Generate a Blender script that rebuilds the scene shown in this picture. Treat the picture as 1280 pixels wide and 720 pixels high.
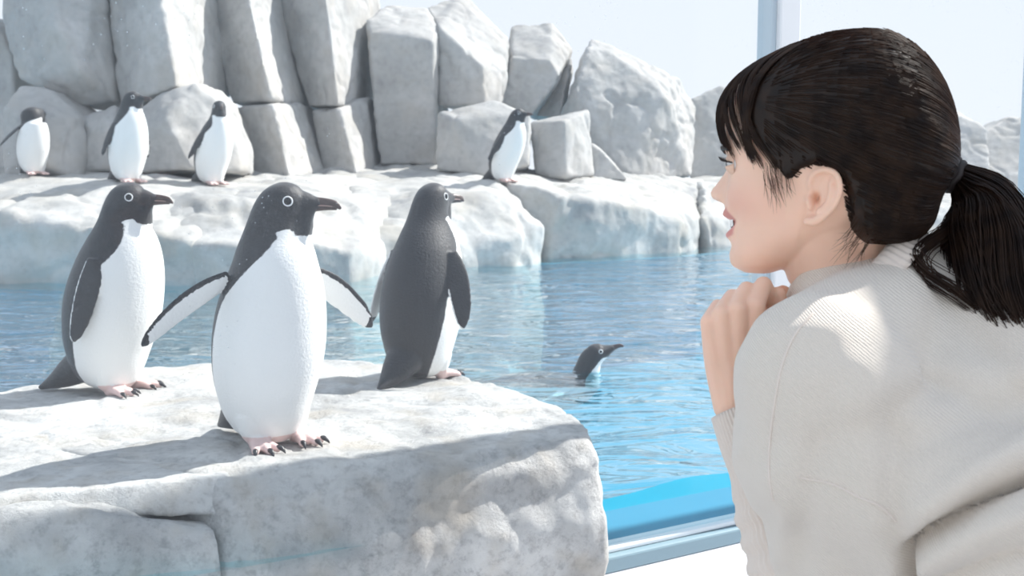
import bpy, bmesh, math, random
import numpy as np
from mathutils import Vector, Matrix
from mathutils.bvhtree import BVHTree

for o in list(bpy.data.objects):
    bpy.data.objects.remove(o)
scene = bpy.context.scene
COL = scene.collection
random.seed(7)
RNG = np.random.default_rng(7)

# ------------------------------------------------------------------ camera
F = 1372.0                       # focal length in pixels of the 1280x720 frame
CAMZ = 1.40
PITCH = math.atan(145.0 / F)
cam_d = bpy.data.cameras.new('camera')
cam_d.sensor_width = 36.0
cam_d.lens = 36.0 * F / 1280.0
cam_d.clip_start = 0.05
cam_d.clip_end = 300
cam = bpy.data.objects.new('camera', cam_d)
COL.objects.link(cam)
cam.location = (0, 0, CAMZ)
cam.rotation_euler = (math.radians(90) - PITCH, 0, 0)
scene.camera = cam
cam_d.dof.use_dof = True
cam_d.dof.focus_distance = 1.65
cam_d.dof.aperture_fstop = 11.0

# ------------------------------------------------------------------ sky, sun
SUN_DIR = Vector((0.64, 0.345, 0.68)).normalized()      # towards the sun
world = bpy.data.worlds.new('sky')
scene.world = world
world.use_nodes = True
nt = world.node_tree
nt.nodes.clear()
wo = nt.nodes.new('ShaderNodeOutputWorld')
bg = nt.nodes.new('ShaderNodeBackground')
tc = nt.nodes.new('ShaderNodeTexCoord')
sx = nt.nodes.new('ShaderNodeSeparateXYZ')
rp = nt.nodes.new('ShaderNodeValToRGB')
nt.links.new(tc.outputs['Generated'], sx.inputs[0])
nt.links.new(sx.outputs['Z'], rp.inputs[0])
nt.links.new(rp.outputs[0], bg.inputs[0])
nt.links.new(bg.outputs[0], wo.inputs[0])
rp.color_ramp.elements[0].position = 0.0
rp.color_ramp.elements[0].color = (0.90, 0.94, 1.0, 1)
rp.color_ramp.elements[1].position = 0.9
rp.color_ramp.elements[1].color = (0.70, 0.82, 1.0, 1)
bg.inputs[1].default_value = 0.96
sd = bpy.data.lights.new('sun_offscreen', 'SUN')
sd.energy = 6.9
sd.angle = math.radians(0.8)
sd.color = (1.0, 0.965, 0.91)
sun = bpy.data.objects.new('sun_offscreen', sd)
COL.objects.link(sun)
sun.rotation_euler = SUN_DIR.to_track_quat('Z', 'Y').to_euler()
sun.location = SUN_DIR * 150.0

scene.view_settings.view_transform = 'Standard'
scene.view_settings.look = 'None'
scene.view_settings.exposure = 0.12
scene.view_settings.gamma = 1.0
scene.view_settings.use_curve_mapping = False


# ------------------------------------------------------------------ helpers
def ray(px, py):
    a = (px - 640.0) / F
    b = (360.0 - py) / F
    c, s = math.cos(PITCH), math.sin(PITCH)
    return Vector((a, c + b * s, -s + b * c))


def P(px, py, d):
    """point seen at a pixel whose distance along Y is d"""
    r = ray(px, py)
    r = r * (d / r.y)
    return Vector((r.x, r.y, r.z + CAMZ))


def PZ(px, py, z):
    """point seen at a pixel that lies on the level z"""
    r = ray(px, py)
    r = r * ((z - CAMZ) / r.z)
    return Vector((r.x, r.y, z))


def proj(co):
    """pixels of an N x 3 array of points"""
    c, s = math.cos(PITCH), math.sin(PITCH)
    x, y, z = co[:, 0], co[:, 1], co[:, 2] - CAMZ
    dep = y * c - z * s
    up = y * s + z * c
    return 640 + F * x / dep, 360 - F * up / dep


def spl(xs, ys, x):
    xs = np.asarray(xs, float)
    ys = np.asarray(ys, float)
    x = np.clip(np.asarray(x, float), xs[0], xs[-1])
    m = np.gradient(ys, xs)
    i = np.clip(np.searchsorted(xs, x) - 1, 0, len(xs) - 2)
    h = xs[i + 1] - xs[i]
    t = (x - xs[i]) / h
    return ((2 * t**3 - 3 * t**2 + 1) * ys[i] + (t**3 - 2 * t**2 + t) * h * m[i]
            + (-2 * t**3 + 3 * t**2) * ys[i + 1] + (t**3 - t**2) * h * m[i + 1])


def sstep(x, a, b):
    t = np.clip((x - a) / (b - a), 0, 1)
    return t * t * (3 - 2 * t)


def pnoise(p, seed=0):
    pi = np.floor(p).astype(np.int64)
    f = p - pi
    u = f * f * f * (f * (f * 6 - 15) + 10)
    out = 0

    def g(dx, dy, dz):
        h = ((pi[:, 0] + dx) * 73856093) ^ ((pi[:, 1] + dy) * 19349663) ^ ((pi[:, 2] + dz) * 83492791) ^ (seed * 2654435)
        h = (h ^ (h >> 13)) * 1274126177
        h = h ^ (h >> 16)
        gx = ((h & 1023) / 511.5) - 1
        gy = (((h >> 10) & 1023) / 511.5) - 1
        gz = (((h >> 20) & 1023) / 511.5) - 1
        return gx * (f[:, 0] - dx) + gy * (f[:, 1] - dy) + gz * (f[:, 2] - dz)
    for dx in (0, 1):
        wx = u[:, 0] if dx else 1 - u[:, 0]
        for dy in (0, 1):
            wy = u[:, 1] if dy else 1 - u[:, 1]
            for dz in (0, 1):
                wz = u[:, 2] if dz else 1 - u[:, 2]
                out = out + g(dx, dy, dz) * wx * wy * wz
    return out


def fbm(p, octs=4, seed=0, gain=0.5):
    out, a, q = 0, 1.0, np.asarray(p, float)
    for i in range(octs):
        out = out + a * pnoise(q, seed + i)
        q = q * 2.03 + 11.3
        a *= gain
    return out


def get_co(me):
    a = np.empty(len(me.vertices) * 3)
    me.vertices.foreach_get('co', a)
    return a.reshape(-1, 3)


def get_no(me):
    a = np.empty(len(me.vertices) * 3)
    me.vertices.foreach_get('normal', a)
    return a.reshape(-1, 3)


def set_co(me, co):
    me.vertices.foreach_set('co', np.ascontiguousarray(co, dtype=np.float32).ravel())
    me.update()


def shade(me, smooth=True):
    me.polygons.foreach_set('use_smooth', [smooth] * len(me.polygons))
    me.update()


def mesh_from(verts, faces, name='m'):
    me = bpy.data.meshes.new(name)
    me.from_pydata([tuple(v) for v in verts], [], [tuple(f) for f in faces])
    me.update()
    return me


class MB:
    """collects closed pieces of geometry for one mesh"""

    def __init__(self):
        self.v, self.f = [], []

    def add(self, verts, faces):
        n = len(self.v)
        self.v += [tuple(x) for x in verts]
        self.f += [tuple(i + n for i in q) for q in faces]

    def loft(self, rings):
        """rings: list of equally long point lists, closed by fans"""
        n = len(rings[0])
        vs = [p for r in rings for p in r]
        fs = []
        for i in range(len(rings) - 1):
            for j in range(n):
                k = (j + 1) % n
                fs.append((i * n + j, i * n + k, (i + 1) * n + k, (i + 1) * n + j))
        for ri, flip in ((0, True), (len(rings) - 1, False)):
            c = np.mean(np.array(rings[ri], float), axis=0)
            ci = len(vs)
            vs.append(tuple(c))
            for j in range(n):
                k = (j + 1) % n
                fs.append((ci, ri * n + k, ri * n + j) if flip else (ci, ri * n + j, ri * n + k))
        self.add(vs, fs)

    def tube(self, pts, rad, n=14, flat=None, ref=None, sub=4, caps=3):
        """round-capped tapering tube along pts; flat = (vector, factor) squashes it along a vector"""
        pts = [Vector(p) for p in pts]
        if len(pts) > 2 and sub > 1:
            t = np.arange(len(pts))
            tt = np.linspace(0, len(pts) - 1, (len(pts) - 1) * sub + 1)
            xyz = [spl(t, [p[i] for p in pts], tt) for i in range(3)]
            rad = list(spl(t, rad, tt))
            pts = [Vector((a, b, c)) for a, b, c in zip(*xyz)]
        tg = []
        for i in range(len(pts)):
            a = pts[max(i - 1, 0)]
            b = pts[min(i + 1, len(pts) - 1)]
            tg.append((b - a).normalized())
        u = (Vector(ref) if ref else Vector((0.31, 0.52, 0.79)))
        rows = []
        N = len(pts)
        seq = []
        for k in range(caps):
            an = math.pi / 2 * (1 - (k + 0.25) / caps)
            seq.append((pts[0] - tg[0] * rad[0] * math.sin(an), rad[0] * math.cos(an), tg[0]))
        for i in range(N):
            seq.append((pts[i], rad[i], tg[i]))
        for k in range(caps):
            an = math.pi / 2 * (k + 0.75) / caps
            seq.append((pts[-1] + tg[-1] * rad[-1] * math.sin(an), rad[-1] * math.cos(an), tg[-1]))
        for c, r, t in seq:
            u = (u - t * u.dot(t)).normalized()
            w = t.cross(u)
            ring = []
            for j in range(n):
                an = 2 * math.pi * j / n
                off = (u * math.cos(an) + w * math.sin(an)) * r
                if flat:
                    fv = Vector(flat[0])
                    off = off - fv * off.dot(fv) * (1 - flat[1])
                ring.append(tuple(c + off))
            rows.append(ring)
        self.loft(rows)

    def ellipsoid(self, c, axes, nu=24, nv=14):
        """axes: three vectors"""
        c = Vector(c)
        A = [Vector(a) for a in axes]
        rows = []
        for i in range(1, nv):
            ph = math.pi * i / nv
            rows.append([tuple(c + A[0] * (math.sin(ph) * math.cos(2 * math.pi * j / nu))
                               + A[1] * (math.sin(ph) * math.sin(2 * math.pi * j / nu))
                               + A[2] * math.cos(ph)) for j in range(nu)])
        self.loft(rows)

    def box(self, lo, hi):
        x0, y0, z0 = lo
        x1, y1, z1 = hi
        self.add([(x0, y0, z0), (x1, y0, z0), (x1, y1, z0), (x0, y1, z0), (x0, y0, z1), (x1, y0, z1), (x1, y1, z1), (x0, y1, z1)],
                 [(0, 3, 2, 1), (4, 5, 6, 7), (0, 1, 5, 4), (1, 2, 6, 5), (2, 3, 7, 6), (3, 0, 4, 7)])

    def mesh(self, name='m', smooth=True):
        me = mesh_from(self.v, self.f, name)
        bm = bmesh.new()
        bm.from_mesh(me)
        bmesh.ops.recalc_face_normals(bm, faces=bm.faces)
        bm.to_mesh(me)
        bm.free()
        if smooth:
            shade(me)
        return me


def eval_mods(me, mods):
    ob = bpy.data.objects.new('tmp', me)
    COL.objects.link(ob)
    for kind, kw in mods:
        m = ob.modifiers.new('m', kind)
        for k, v in kw.items():
            setattr(m, k, v)
    dg = bpy.context.evaluated_depsgraph_get()
    dg.update()
    out = bpy.data.meshes.new_from_object(ob.evaluated_get(dg))
    bpy.data.objects.remove(ob)
    return out


def remesh(me, vox, it=2, fac=0.5):
    mods = [('REMESH', dict(mode='VOXEL', voxel_size=vox))]
    if it:
        mods.append(('SMOOTH', dict(iterations=it, factor=fac)))
    out = eval_mods(me, mods)
    shade(out)
    return out


def tag(o, label=None, cat=None, group=None, kind=None):
    if label:
        o['label'] = label
    if cat:
        o['category'] = cat
    if group:
        o['group'] = group
    if kind:
        o['kind'] = kind
    return o


def put(name, me, m, parent=None, recenter=True):
    """link a mesh given in world coordinates"""
    me.name = name
    ob = bpy.data.objects.new(name, me)
    COL.objects.link(ob)
    me.materials.clear()
    me.materials.append(m)
    co = get_co(me)
    base = np.array([co[:, 0].mean(), co[:, 1].mean(), co[:, 2].min()]) if recenter else np.zeros(3)
    set_co(me, co - base)
    if parent is not None:
        ob.parent = parent
        off = parent.get('_base')
        if off is None:
            off = (0, 0, 0)
        ob.location = Vector(base) - Vector(off)
        ob['_base'] = [float(x) for x in base]
    else:
        ob.location = base
        ob['_base'] = [float(x) for x in base]
    return ob


def empty(name, loc):
    o = bpy.data.objects.new(name, None)
    COL.objects.link(o)
    o.empty_display_size = 0.1
    o.location = loc
    o['_base'] = [float(x) for x in loc]
    return o


# ------------------------------------------------------------------ materials
def new_mat(name):
    m = bpy.data.materials.new(name)
    m.use_nodes = True
    t = m.node_tree
    b = t.nodes['Principled BSDF']
    return m, t, b


def nd(t, kind, **kw):
    n = t.nodes.new(kind)
    for k, v in kw.items():
        if isinstance(k, str) and k.startswith('i_'):
            n.inputs[k[2:].replace('_', ' ')].default_value = v
        else:
            setattr(n, k, v)
    return n


def ramp(t, fac, stops, interp='LINEAR'):
    r = t.nodes.new('ShaderNodeValToRGB')
    r.color_ramp.interpolation = interp
    el = r.color_ramp.elements
    while len(el) < len(stops):
        el.new(0.5)
    for e, (p, c) in zip(el, stops):
        e.position = p
        e.color = tuple(c) + (1,) if len(c) == 3 else c
    t.links.new(fac, r.inputs[0])
    return r.outputs[0]


def plain(name, col, rough=0.5, spec=0.5, metal=0.0, sss=0.0):
    m, t, b = new_mat(name)
    b.inputs['Base Color'].default_value = tuple(col) + (1,)
    b.inputs['Roughness'].default_value = rough
    b.inputs['Metallic'].default_value = metal
    b.inputs['Specular IOR Level'].default_value = spec
    if sss:
        b.inputs['Subsurface Weight'].default_value = sss
        b.inputs['Subsurface Radius'].default_value = (0.012, 0.005, 0.003)
    return m


def rock_mat(name, light, mid, dark, sc=1.0, stain=None, bump=0.5, warm=None, grain=0.80):
    m, t, b = new_mat(name)
    L = t.links
    co = nd(t, 'ShaderNodeTexCoord')
    n1 = nd(t, 'ShaderNodeTexNoise', i_Scale=1.3 * sc, i_Detail=8.0, i_Roughness=0.62)
    L.new(co.outputs['Object'], n1.inputs['Vector'])
    c1 = ramp(t, n1.outputs['Fac'], [(0.30, dark), (0.47, mid), (0.60, light)])
    n2 = nd(t, 'ShaderNodeTexNoise', i_Scale=14.0 * sc, i_Detail=9.0, i_Roughness=0.75)
    L.new(co.outputs['Object'], n2.inputs['Vector'])
    f2 = ramp(t, n2.outputs['Fac'], [(0.36, (grain, grain, grain * 1.01)), (0.50, (1, 1, 1)), (0.66, (1.05, 1.05, 1.04))])
    mx = nd(t, 'ShaderNodeMix', data_type='RGBA', blend_type='MULTIPLY')
    mx.inputs[0].default_value = 0.8
    L.new(c1, mx.inputs[6])
    L.new(f2, mx.inputs[7])
    out = mx.outputs[2]
    if warm:
        n3 = nd(t, 'ShaderNodeTexNoise', i_Scale=3.1 * sc, i_Detail=5.0)
        L.new(co.outputs['Object'], n3.inputs['Vector'])
        f3 = ramp(t, n3.outputs['Fac'], [(0.50, (0, 0, 0)), (0.70, (0.55, 0.55, 0.55))])
        m3 = nd(t, 'ShaderNodeMix', data_type='RGBA')
        L.new(f3, m3.inputs[0])
        L.new(out, m3.inputs[6])
        m3.inputs[7].default_value = tuple(warm) + (1,)
        out = m3.outputs[2]
    L.new(out, b.inputs['Base Color'])
    b.inputs['Roughness'].default_value = 0.85
    b.inputs['Specular IOR Level'].default_value = 0.25
    n4 = nd(t, 'ShaderNodeTexNoise', i_Scale=26.0 * sc, i_Detail=10.0, i_Roughness=0.72)
    L.new(co.outputs['Object'], n4.inputs['Vector'])
    bp = nd(t, 'ShaderNodeBump', i_Strength=bump, i_Distance=0.02 / sc)
    L.new(n4.outputs['Fac'], bp.inputs['Height'])
    L.new(bp.outputs[0], b.inputs['Normal'])
    return m


M = {}
M['cliff'] = rock_mat('cliff_stone', (0.52, 0.51, 0.50), (0.44, 0.435, 0.425), (0.34, 0.335, 0.33), 0.8, warm=(0.43, 0.40, 0.36), bump=0.4)
M['ledge'] = rock_mat('ledge_stone', (0.54, 0.535, 0.52), (0.44, 0.435, 0.42), (0.29, 0.295, 0.30), 1.0, warm=(0.42, 0.39, 0.34), bump=0.45)
M['slab'] = rock_mat('slab_stone', (0.66, 0.66, 0.645), (0.52, 0.52, 0.51), (0.33, 0.33, 0.33), 2.4, bump=1.0, warm=(0.48, 0.43, 0.36), grain=0.66)
M['alu'] = plain('painted_aluminium', (0.24, 0.34, 0.39), 0.45, 0.4, 0.0)
M['bead'] = plain('mullion_bead_paint', (0.50, 0.59, 0.65), 0.4)
M['white_frame'] = plain('white_frame_paint', (0.82, 0.84, 0.86), 0.4)
M['white_ledge'] = plain('white_ledge_paint', (0.66, 0.67, 0.71), 0.5)
M['floor'] = plain('grey_floor', (0.55, 0.55, 0.56), 0.6)
M['basin'] = plain('basin_paint', (0.014, 0.32, 0.45), 0.7)
M['basin_ledge'] = plain('basin_ledge_paint', (0.075, 0.28, 0.42), 0.7)


def water_mat():
    m, t, b = new_mat('pool_water')
    L = t.links
    t.nodes.remove(b)
    out = t.nodes['Material Output']
    co = nd(t, 'ShaderNodeTexCoord')
    mp = nd(t, 'ShaderNodeMapping')
    mp.inputs['Scale'].default_value = (0.55, 1.2, 1.0)
    L.new(co.outputs['Object'], mp.inputs['Vector'])
    n1 = nd(t, 'ShaderNodeTexNoise', i_Scale=5.0, i_Detail=3.0, i_Roughness=0.5, i_Distortion=0.6)
    L.new(mp.outputs[0], n1.inputs['Vector'])
    bp = nd(t, 'ShaderNodeBump', i_Strength=1.0, i_Distance=0.05)
    L.new(n1.outputs['Fac'], bp.inputs['Height'])
    lw = nd(t, 'ShaderNodeLayerWeight', i_Blend=0.5)
    L.new(bp.outputs[0], lw.inputs['Normal'])
    pw = nd(t, 'ShaderNodeMath', operation='POWER')
    L.new(lw.outputs['Facing'], pw.inputs[0])
    pw.inputs[1].default_value = 3.2
    fr = nd(t, 'ShaderNodeMath', operation='MULTIPLY_ADD')
    L.new(pw.outputs[0], fr.inputs[0])
    fr.inputs[1].default_value = 0.82
    fr.inputs[2].default_value = 0.17
    tr = nd(t, 'ShaderNodeBsdfTransparent')
    tr.inputs[0].default_value = (0.66, 0.95, 1.0, 1)
    gl = nd(t, 'ShaderNodeBsdfGlossy', i_Roughness=0.06)
    gl.inputs[0].default_value = (0.95, 0.98, 1, 1)
    L.new(bp.outputs[0], gl.inputs['Normal'])
    mx = nd(t, 'ShaderNodeMixShader')
    L.new(fr.outputs[0], mx.inputs[0])
    L.new(tr.outputs[0], mx.inputs[1])
    L.new(gl.outputs[0], mx.inputs[2])
    L.new(mx.outputs[0], out.inputs[0])
    return m


def glass_mat():
    m, t, b = new_mat('window_glass')
    L = t.links
    t.nodes.remove(b)
    out = t.nodes['Material Output']
    lw = nd(t, 'ShaderNodeLayerWeight', i_Blend=0.5)
    pw = nd(t, 'ShaderNodeMath', operation='POWER')
    L.new(lw.outputs['Facing'], pw.inputs[0])
    pw.inputs[1].default_value = 5.0
    fr = nd(t, 'ShaderNodeMath', operation='MULTIPLY_ADD')
    L.new(pw.outputs[0], fr.inputs[0])
    fr.inputs[1].default_value = 0.9
    fr.inputs[2].default_value = 0.015
    tr = nd(t, 'ShaderNodeBsdfTransparent')
    tr.inputs[0].default_value = (0.985, 0.995, 1.0, 1)
    gl = nd(t, 'ShaderNodeBsdfGlossy', i_Roughness=0.0)
    mx = nd(t, 'ShaderNodeMixShader')
    L.new(fr.outputs[0], mx.inputs[0])
    L.new(tr.outputs[0], mx.inputs[1])
    L.new(gl.outputs[0], mx.inputs[2])
    # dried spray: a faint film and small specks
    co = nd(t, 'ShaderNodeTexCoord')
    vo = nd(t, 'ShaderNodeTexVoronoi', i_Scale=55.0, i_Randomness=1.0)
    L.new(co.outputs['Object'], vo.inputs['Vector'])
    sp = ramp(t, vo.outputs['Distance'], [(0.05, (0.45, 0.45, 0.45)), (0.10, (0, 0, 0))])
    nz = nd(t, 'ShaderNodeTexNoise', i_Scale=2.2, i_Detail=2.0)
    L.new(co.outputs['Object'], nz.inputs['Vector'])
    pt = ramp(t, nz.outputs['Fac'], [(0.48, (0, 0, 0)), (0.62, (1, 1, 1))])
    ml = nd(t, 'ShaderNodeMath', operation='MULTIPLY')
    L.new(sp, ml.inputs[0])
    L.new(pt, ml.inputs[1])
    ad = nd(t, 'ShaderNodeMath', operation='ADD')
    L.new(ml.outputs[0], ad.inputs[0])
    ad.inputs[1].default_value = 0.022
    tl = nd(t, 'ShaderNodeBsdfTranslucent')
    tl.inputs[0].default_value = (0.9, 0.94, 1, 1)
    m2 = nd(t, 'ShaderNodeMixShader')
    L.new(ad.outputs[0], m2.inputs[0])
    L.new(mx.outputs[0], m2.inputs[1])
    L.new(tl.outputs[0], m2.inputs[2])
    L.new(m2.outputs[0], out.inputs[0])
    return m


M['water'] = water_mat()
M['glass'] = glass_mat()


def penguin_mat():
    m, t, b = new_mat('penguin_feathers')
    L = t.links
    co = nd(t, 'ShaderNodeTexCoord')
    at = nd(t, 'ShaderNodeAttribute', attribute_name='pattern')
    n1 = nd(t, 'ShaderNodeTexNoise', i_Scale=170.0, i_Detail=2.0)
    L.new(co.outputs['Object'], n1.inputs['Vector'])
    s = nd(t, 'ShaderNodeMath', operation='MULTIPLY_ADD')
    L.new(n1.outputs['Fac'], s.inputs[0])
    s.inputs[1].default_value = 0.010
    L.new(at.outputs['Fac'], s.inputs[2])
    mr = nd(t, 'ShaderNodeMapRange')
    mr.inputs['From Min'].default_value = 0.0035
    mr.inputs['From Max'].default_value = 0.0065
    L.new(s.outputs[0], mr.inputs['Value'])
    n2 = nd(t, 'ShaderNodeTexNoise', i_Scale=320.0, i_Detail=3.0)
    L.new(co.outputs['Object'], n2.inputs['Vector'])
    blk = ramp(t, n2.outputs['Fac'], [(0.35, (0.018, 0.018, 0.021)), (0.62, (0.042, 0.042, 0.047)), (0.74, (0.16, 0.16, 0.17))])
    mx = nd(t, 'ShaderNodeMix', data_type='RGBA')
    L.new(mr.outputs[0], mx.inputs[0])
    mx.inputs[6].default_value = (0.83, 0.83, 0.815, 1)
    L.new(blk, mx.inputs[7])
    af = nd(t, 'ShaderNodeAttribute', attribute_name='foot')
    m2 = nd(t, 'ShaderNodeMix', data_type='RGBA')
    L.new(af.outputs['Fac'], m2.inputs[0])
    L.new(mx.outputs[2], m2.inputs[6])
    m2.inputs[7].default_value = (0.72, 0.53, 0.50, 1)
    L.new(m2.outputs[2], b.inputs['Base Color'])
    b.inputs['Roughness'].default_value = 0.55
    b.inputs['Specular IOR Level'].default_value = 0.35
    b.inputs['Sheen Weight'].default_value = 0.15
    bp = nd(t, 'ShaderNodeBump', i_Strength=0.35, i_Distance=0.004)
    n3 = nd(t, 'ShaderNodeTexNoise', i_Scale=140.0, i_Detail=4.0)
    L.new(co.outputs['Object'], n3.inputs['Vector'])
    L.new(n3.outputs['Fac'], bp.inputs['Height'])
    L.new(bp.outputs[0], b.inputs['Normal'])
    return m


M['penguin'] = penguin_mat()
M['beak'] = plain('penguin_beak', (0.075, 0.05, 0.047), 0.4)
M['mouth_line'] = plain('beak_gape', (0.33, 0.22, 0.20), 0.5)
M['claw'] = plain('penguin_claw', (0.035, 0.033, 0.037), 0.35)
M['eye_black'] = plain('penguin_eye', (0.012, 0.012, 0.015), 0.08)
M['eye_ring'] = plain('penguin_eye_ring', (0.82, 0.82, 0.82), 0.5)

# ------------------------------------------------------------------ levels and window line
Z_WATER = 0.54
Z_SLAB = 0.72
G0 = Vector((0.22, 2.80, 0))
GD = Vector((0.36, 0.22, 0)).normalized()          # along the glass
GN = Vector((-GD.y, GD.x, 0))                      # towards the pool


def gpt(a, b, z):
    p = G0 + GD * a + GN * b
    return Vector((p.x, p.y, z))


def gbox(mb, a0, a1, b0, b1, z0, z1):
    c = [gpt(a, b, z) for z in (z0, z1) for a, b in ((a0, b0), (a1, b0), (a1, b1), (a0, b1))]
    mb.add(c, [(0, 3, 2, 1), (4, 5, 6, 7), (0, 1, 5, 4), (1, 2, 6, 5), (2, 3, 7, 6), (3, 0, 4, 7)])


def gmesh(boxes, bevel=0.0):
    mb = MB()
    for q in boxes:
        gbox(mb, *q)
    me = mb.mesh(smooth=False)
    if bevel:
        me = eval_mods(me, [('BEVEL', dict(width=bevel, segments=2, limit_method='ANGLE'))])
    return me


# ------------------------------------------------------------------ the setting
# visitor side
fl = MB()
fl.box((-6, -3.5, -0.1), (7, 8, 0.0))
# cut the visitor floor along the window: simply lay it out in window coordinates
fl = MB()
gbox(fl, -5.5, 7.5, -6.5, -0.02, -0.12, 0.0)
tag(put('floor', fl.mesh(smooth=False), M['floor']), kind='structure')
tag(put('wall_window', gmesh([(-5.5, 7.5, -0.16, -0.02, 0.0, 0.335)]), M['white_ledge']), kind='structure')
tag(put('trim_1', gmesh([(-5.5, 7.5, -0.40, -0.02, 0.335, 0.362)], 0.006), M['white_ledge']), kind='structure')

tag(put('added_shade_wall', gmesh([(1.0, 1.14, -4.2, -0.95, 0.0, 3.02)], 0.004), M['white_ledge']), kind='structure')  # added wall out of view, height set to keep sun off the sweater

A_MUL = [-1.78, 0.605, 1.825, 3.6]
win = empty('window_1', gpt(0.622, 0, 0.36))
tag(win, kind='structure')
put('sill', gmesh([(-5.5, 7.5, -0.055, 0.03, 0.362, 0.405)], 0.006), M['alu'], win)
put('sill_bead', gmesh([(-5.5, 7.5, -0.028, 0.03, 0.4052, 0.419)], 0.004), M['white_frame'], win)
put('head_rail', gmesh([(-5.5, 7.5, -0.055, 0.03, 2.75, 2.83)], 0.006), M['alu'], win)
for i, a in enumerate(A_MUL):
    w = 0.048 if i != 2 else 0.055
    mu = put('mullion', gmesh([(a - w + 0.020, a + w, -0.045, 0.03, 0.405, 2.75)], 0.004), M['white_frame'], win)
    put('mullion_bead', gmesh([(a - w, a - w + 0.0198, -0.03, 0.026, 0.4195, 2.75)], 0.003), M['bead'], mu)
edges = [-5.5] + A_MUL + [7.5]
for i in range(len(edges) - 1):
    put('glass_pane', gmesh([(edges[i] + 0.049, edges[i + 1] - 0.056, -0.006, 0.006, 0.4195, 2.75)]), M['glass'], win)

# pool basin: floor, a shelf along the glass, side and end walls
bs = empty('pool_basin', gpt(0, 3, -0.7))
tag(bs, kind='structure')
put('basin_floor', gmesh([(-9, 17, 0.0, 15, -0.75, -0.6)]), M['basin'], bs)
put('basin_shelf', gmesh([(-9, 17, 0.007, 0.34, -0.6, 0.385)], 0.02), M['basin_ledge'], bs)
put('basin_wall', gmesh([(-9.2, -9, 0.0, 15, -0.75, 0.6)]), M['basin'], bs)
put('basin_wall', gmesh([(17, 17.2, 0.0, 15, -0.75, 0.6)]), M['basin'], bs)
put('basin_wall', gmesh([(-9, 17, 15, 15.2, -0.75, 0.6)]), M['basin'], bs)

far = [PZ(px, py, 0.5) for px, py in [(-420, 380), (-160, 372), (0, 364), (130, 360), (270, 358), (350, 356), (450, 350), (560, 339), (672, 331), (780, 325), (872, 320), (900, 317), (1010, 305),
                                       (1100, 302), (1500, 306)]]
fw = MB()
vs_, fs_ = [], []
for p in far:
    for dy, z in ((0, 0.5), (0, -0.6), (0.25, -0.6), (0.25, 0.5)):
        vs_.append((p.x, p.y + dy, z))
for i in range(len(far) - 1):
    for k in range(4):
        fs_.append((i * 4 + k, i * 4 + (k + 1) % 4, i * 4 + 4 + (k + 1) % 4, i * 4 + 4 + k))
fs_ += [(0, 3, 2, 1), tuple(len(far) * 4 - 4 + k for k in range(4))]
fw.add(vs_, fs_)
put('basin_wall', fw.mesh(smooth=False), M['basin'], bs)

# water surface with real waves
na, nb = 420, 330
aa = np.concatenate([np.linspace(-9, -3.2, 60, endpoint=False), np.linspace(-3.2, 6.0, 300, endpoint=False), np.linspace(6.0, 17, 60)])
bb = 0.012 + (np.linspace(0, 1, nb) ** 1.7) * 14.9
A2, B2 = np.meshgrid(aa, bb, indexing='ij')
X = G0.x + GD.x * A2 + GN.x * B2
Y = G0.y + GD.y * A2 + GN.y * B2
q = np.stack([X.ravel(), Y.ravel(), np.zeros(X.size)], 1)
h = 0.026 * fbm(q * np.array([0.9, 1.5, 1]), 3, 3) + 0.014 * fbm(q * np.array([2.4, 4.6, 1]) + 7, 2, 21)
h *= 0.35 + 0.65 * sstep(B2.ravel(), 0.0, 0.9)
h += 0.014 * np.exp(-((A2.ravel() - 0.33) / 0.16) ** 2) * np.exp(-(B2.ravel() / 0.5) ** 2)
V = np.stack([X.ravel(), Y.ravel(), Z_WATER + h], 1)
idx = np.arange(na * nb).reshape(na, nb)
fa = np.stack([idx[:-1, :-1].ravel(), idx[1:, :-1].ravel(), idx[1:, 1:].ravel(), idx[:-1, 1:].ravel()], 1)
wm = bpy.data.meshes.new('pool_water')
wm.from_pydata(V.tolist(), [], fa.tolist())
wm.update()
shade(wm)
tag(put('pool_water', wm, M['water']), 'rippling clear blue pool water around the rocks', 'water', kind='stuff')


# ------------------------------------------------------------------ rocks
def hull_rock(pts, vox, it, amp, freq, seed, extra=None):
    bm = bmesh.new()
    for p in pts:
        bm.verts.new(p)
    r = bmesh.ops.convex_hull(bm, input=bm.verts)
    kill = [g for g in r['geom_interior'] + r['geom_unused'] if isinstance(g, bmesh.types.BMVert)]
    bmesh.ops.delete(bm, geom=list(set(kill)), context='VERTS')
    bmesh.ops.recalc_face_normals(bm, faces=bm.faces)
    me = bpy.data.meshes.new('r')
    bm.to_mesh(me)
    bm.free()
    me = remesh(me, vox, it)
    co, no = get_co(me), get_no(me)
    dsp = amp * (fbm(co * freq, 5, seed, 0.55) + 0.5 * np.abs(fbm(co * freq * 1.7 + 3, 2, seed + 9)))
    rid = 1 - np.abs(fbm(co * freq * 0.7 + 5, 3, seed + 40))
    dsp -= amp * 0.9 * np.clip(rid - 0.90, 0, 1) * 6
    co = co + no * dsp[:, None]
    if extra:
        co = extra(co, no)
    set_co(me, co)
    return me


# how far the pillars step back one behind the other
STEP_BACK = {7: .7, 8: .7, 9: 1.15, 10: 1.15, 11: 1.2, 12: 1.0, 14: .8}


def boulder(pts, thick, seed, name, label, m='cliff', vox=0.03, it=2, amp=0.030, group='boulders of the cliff behind the pool', grow=1.0):
    w = [P(q[0], q[1], q[2] + STEP_BACK.get(seed, 0)) for q in pts]
    cx = sum(p.x for p in w) / len(w)
    for p in list(w):
        w.append(Vector((cx + (p.x - cx) * 0.78 + 0.12 * thick, p.y + thick, p.z - 0.03 * thick)))
    me = hull_rock(w, vox, it, amp, 1.9, seed)
    return tag(put(name, me, M[m]), label, 'rock', group)


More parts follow.
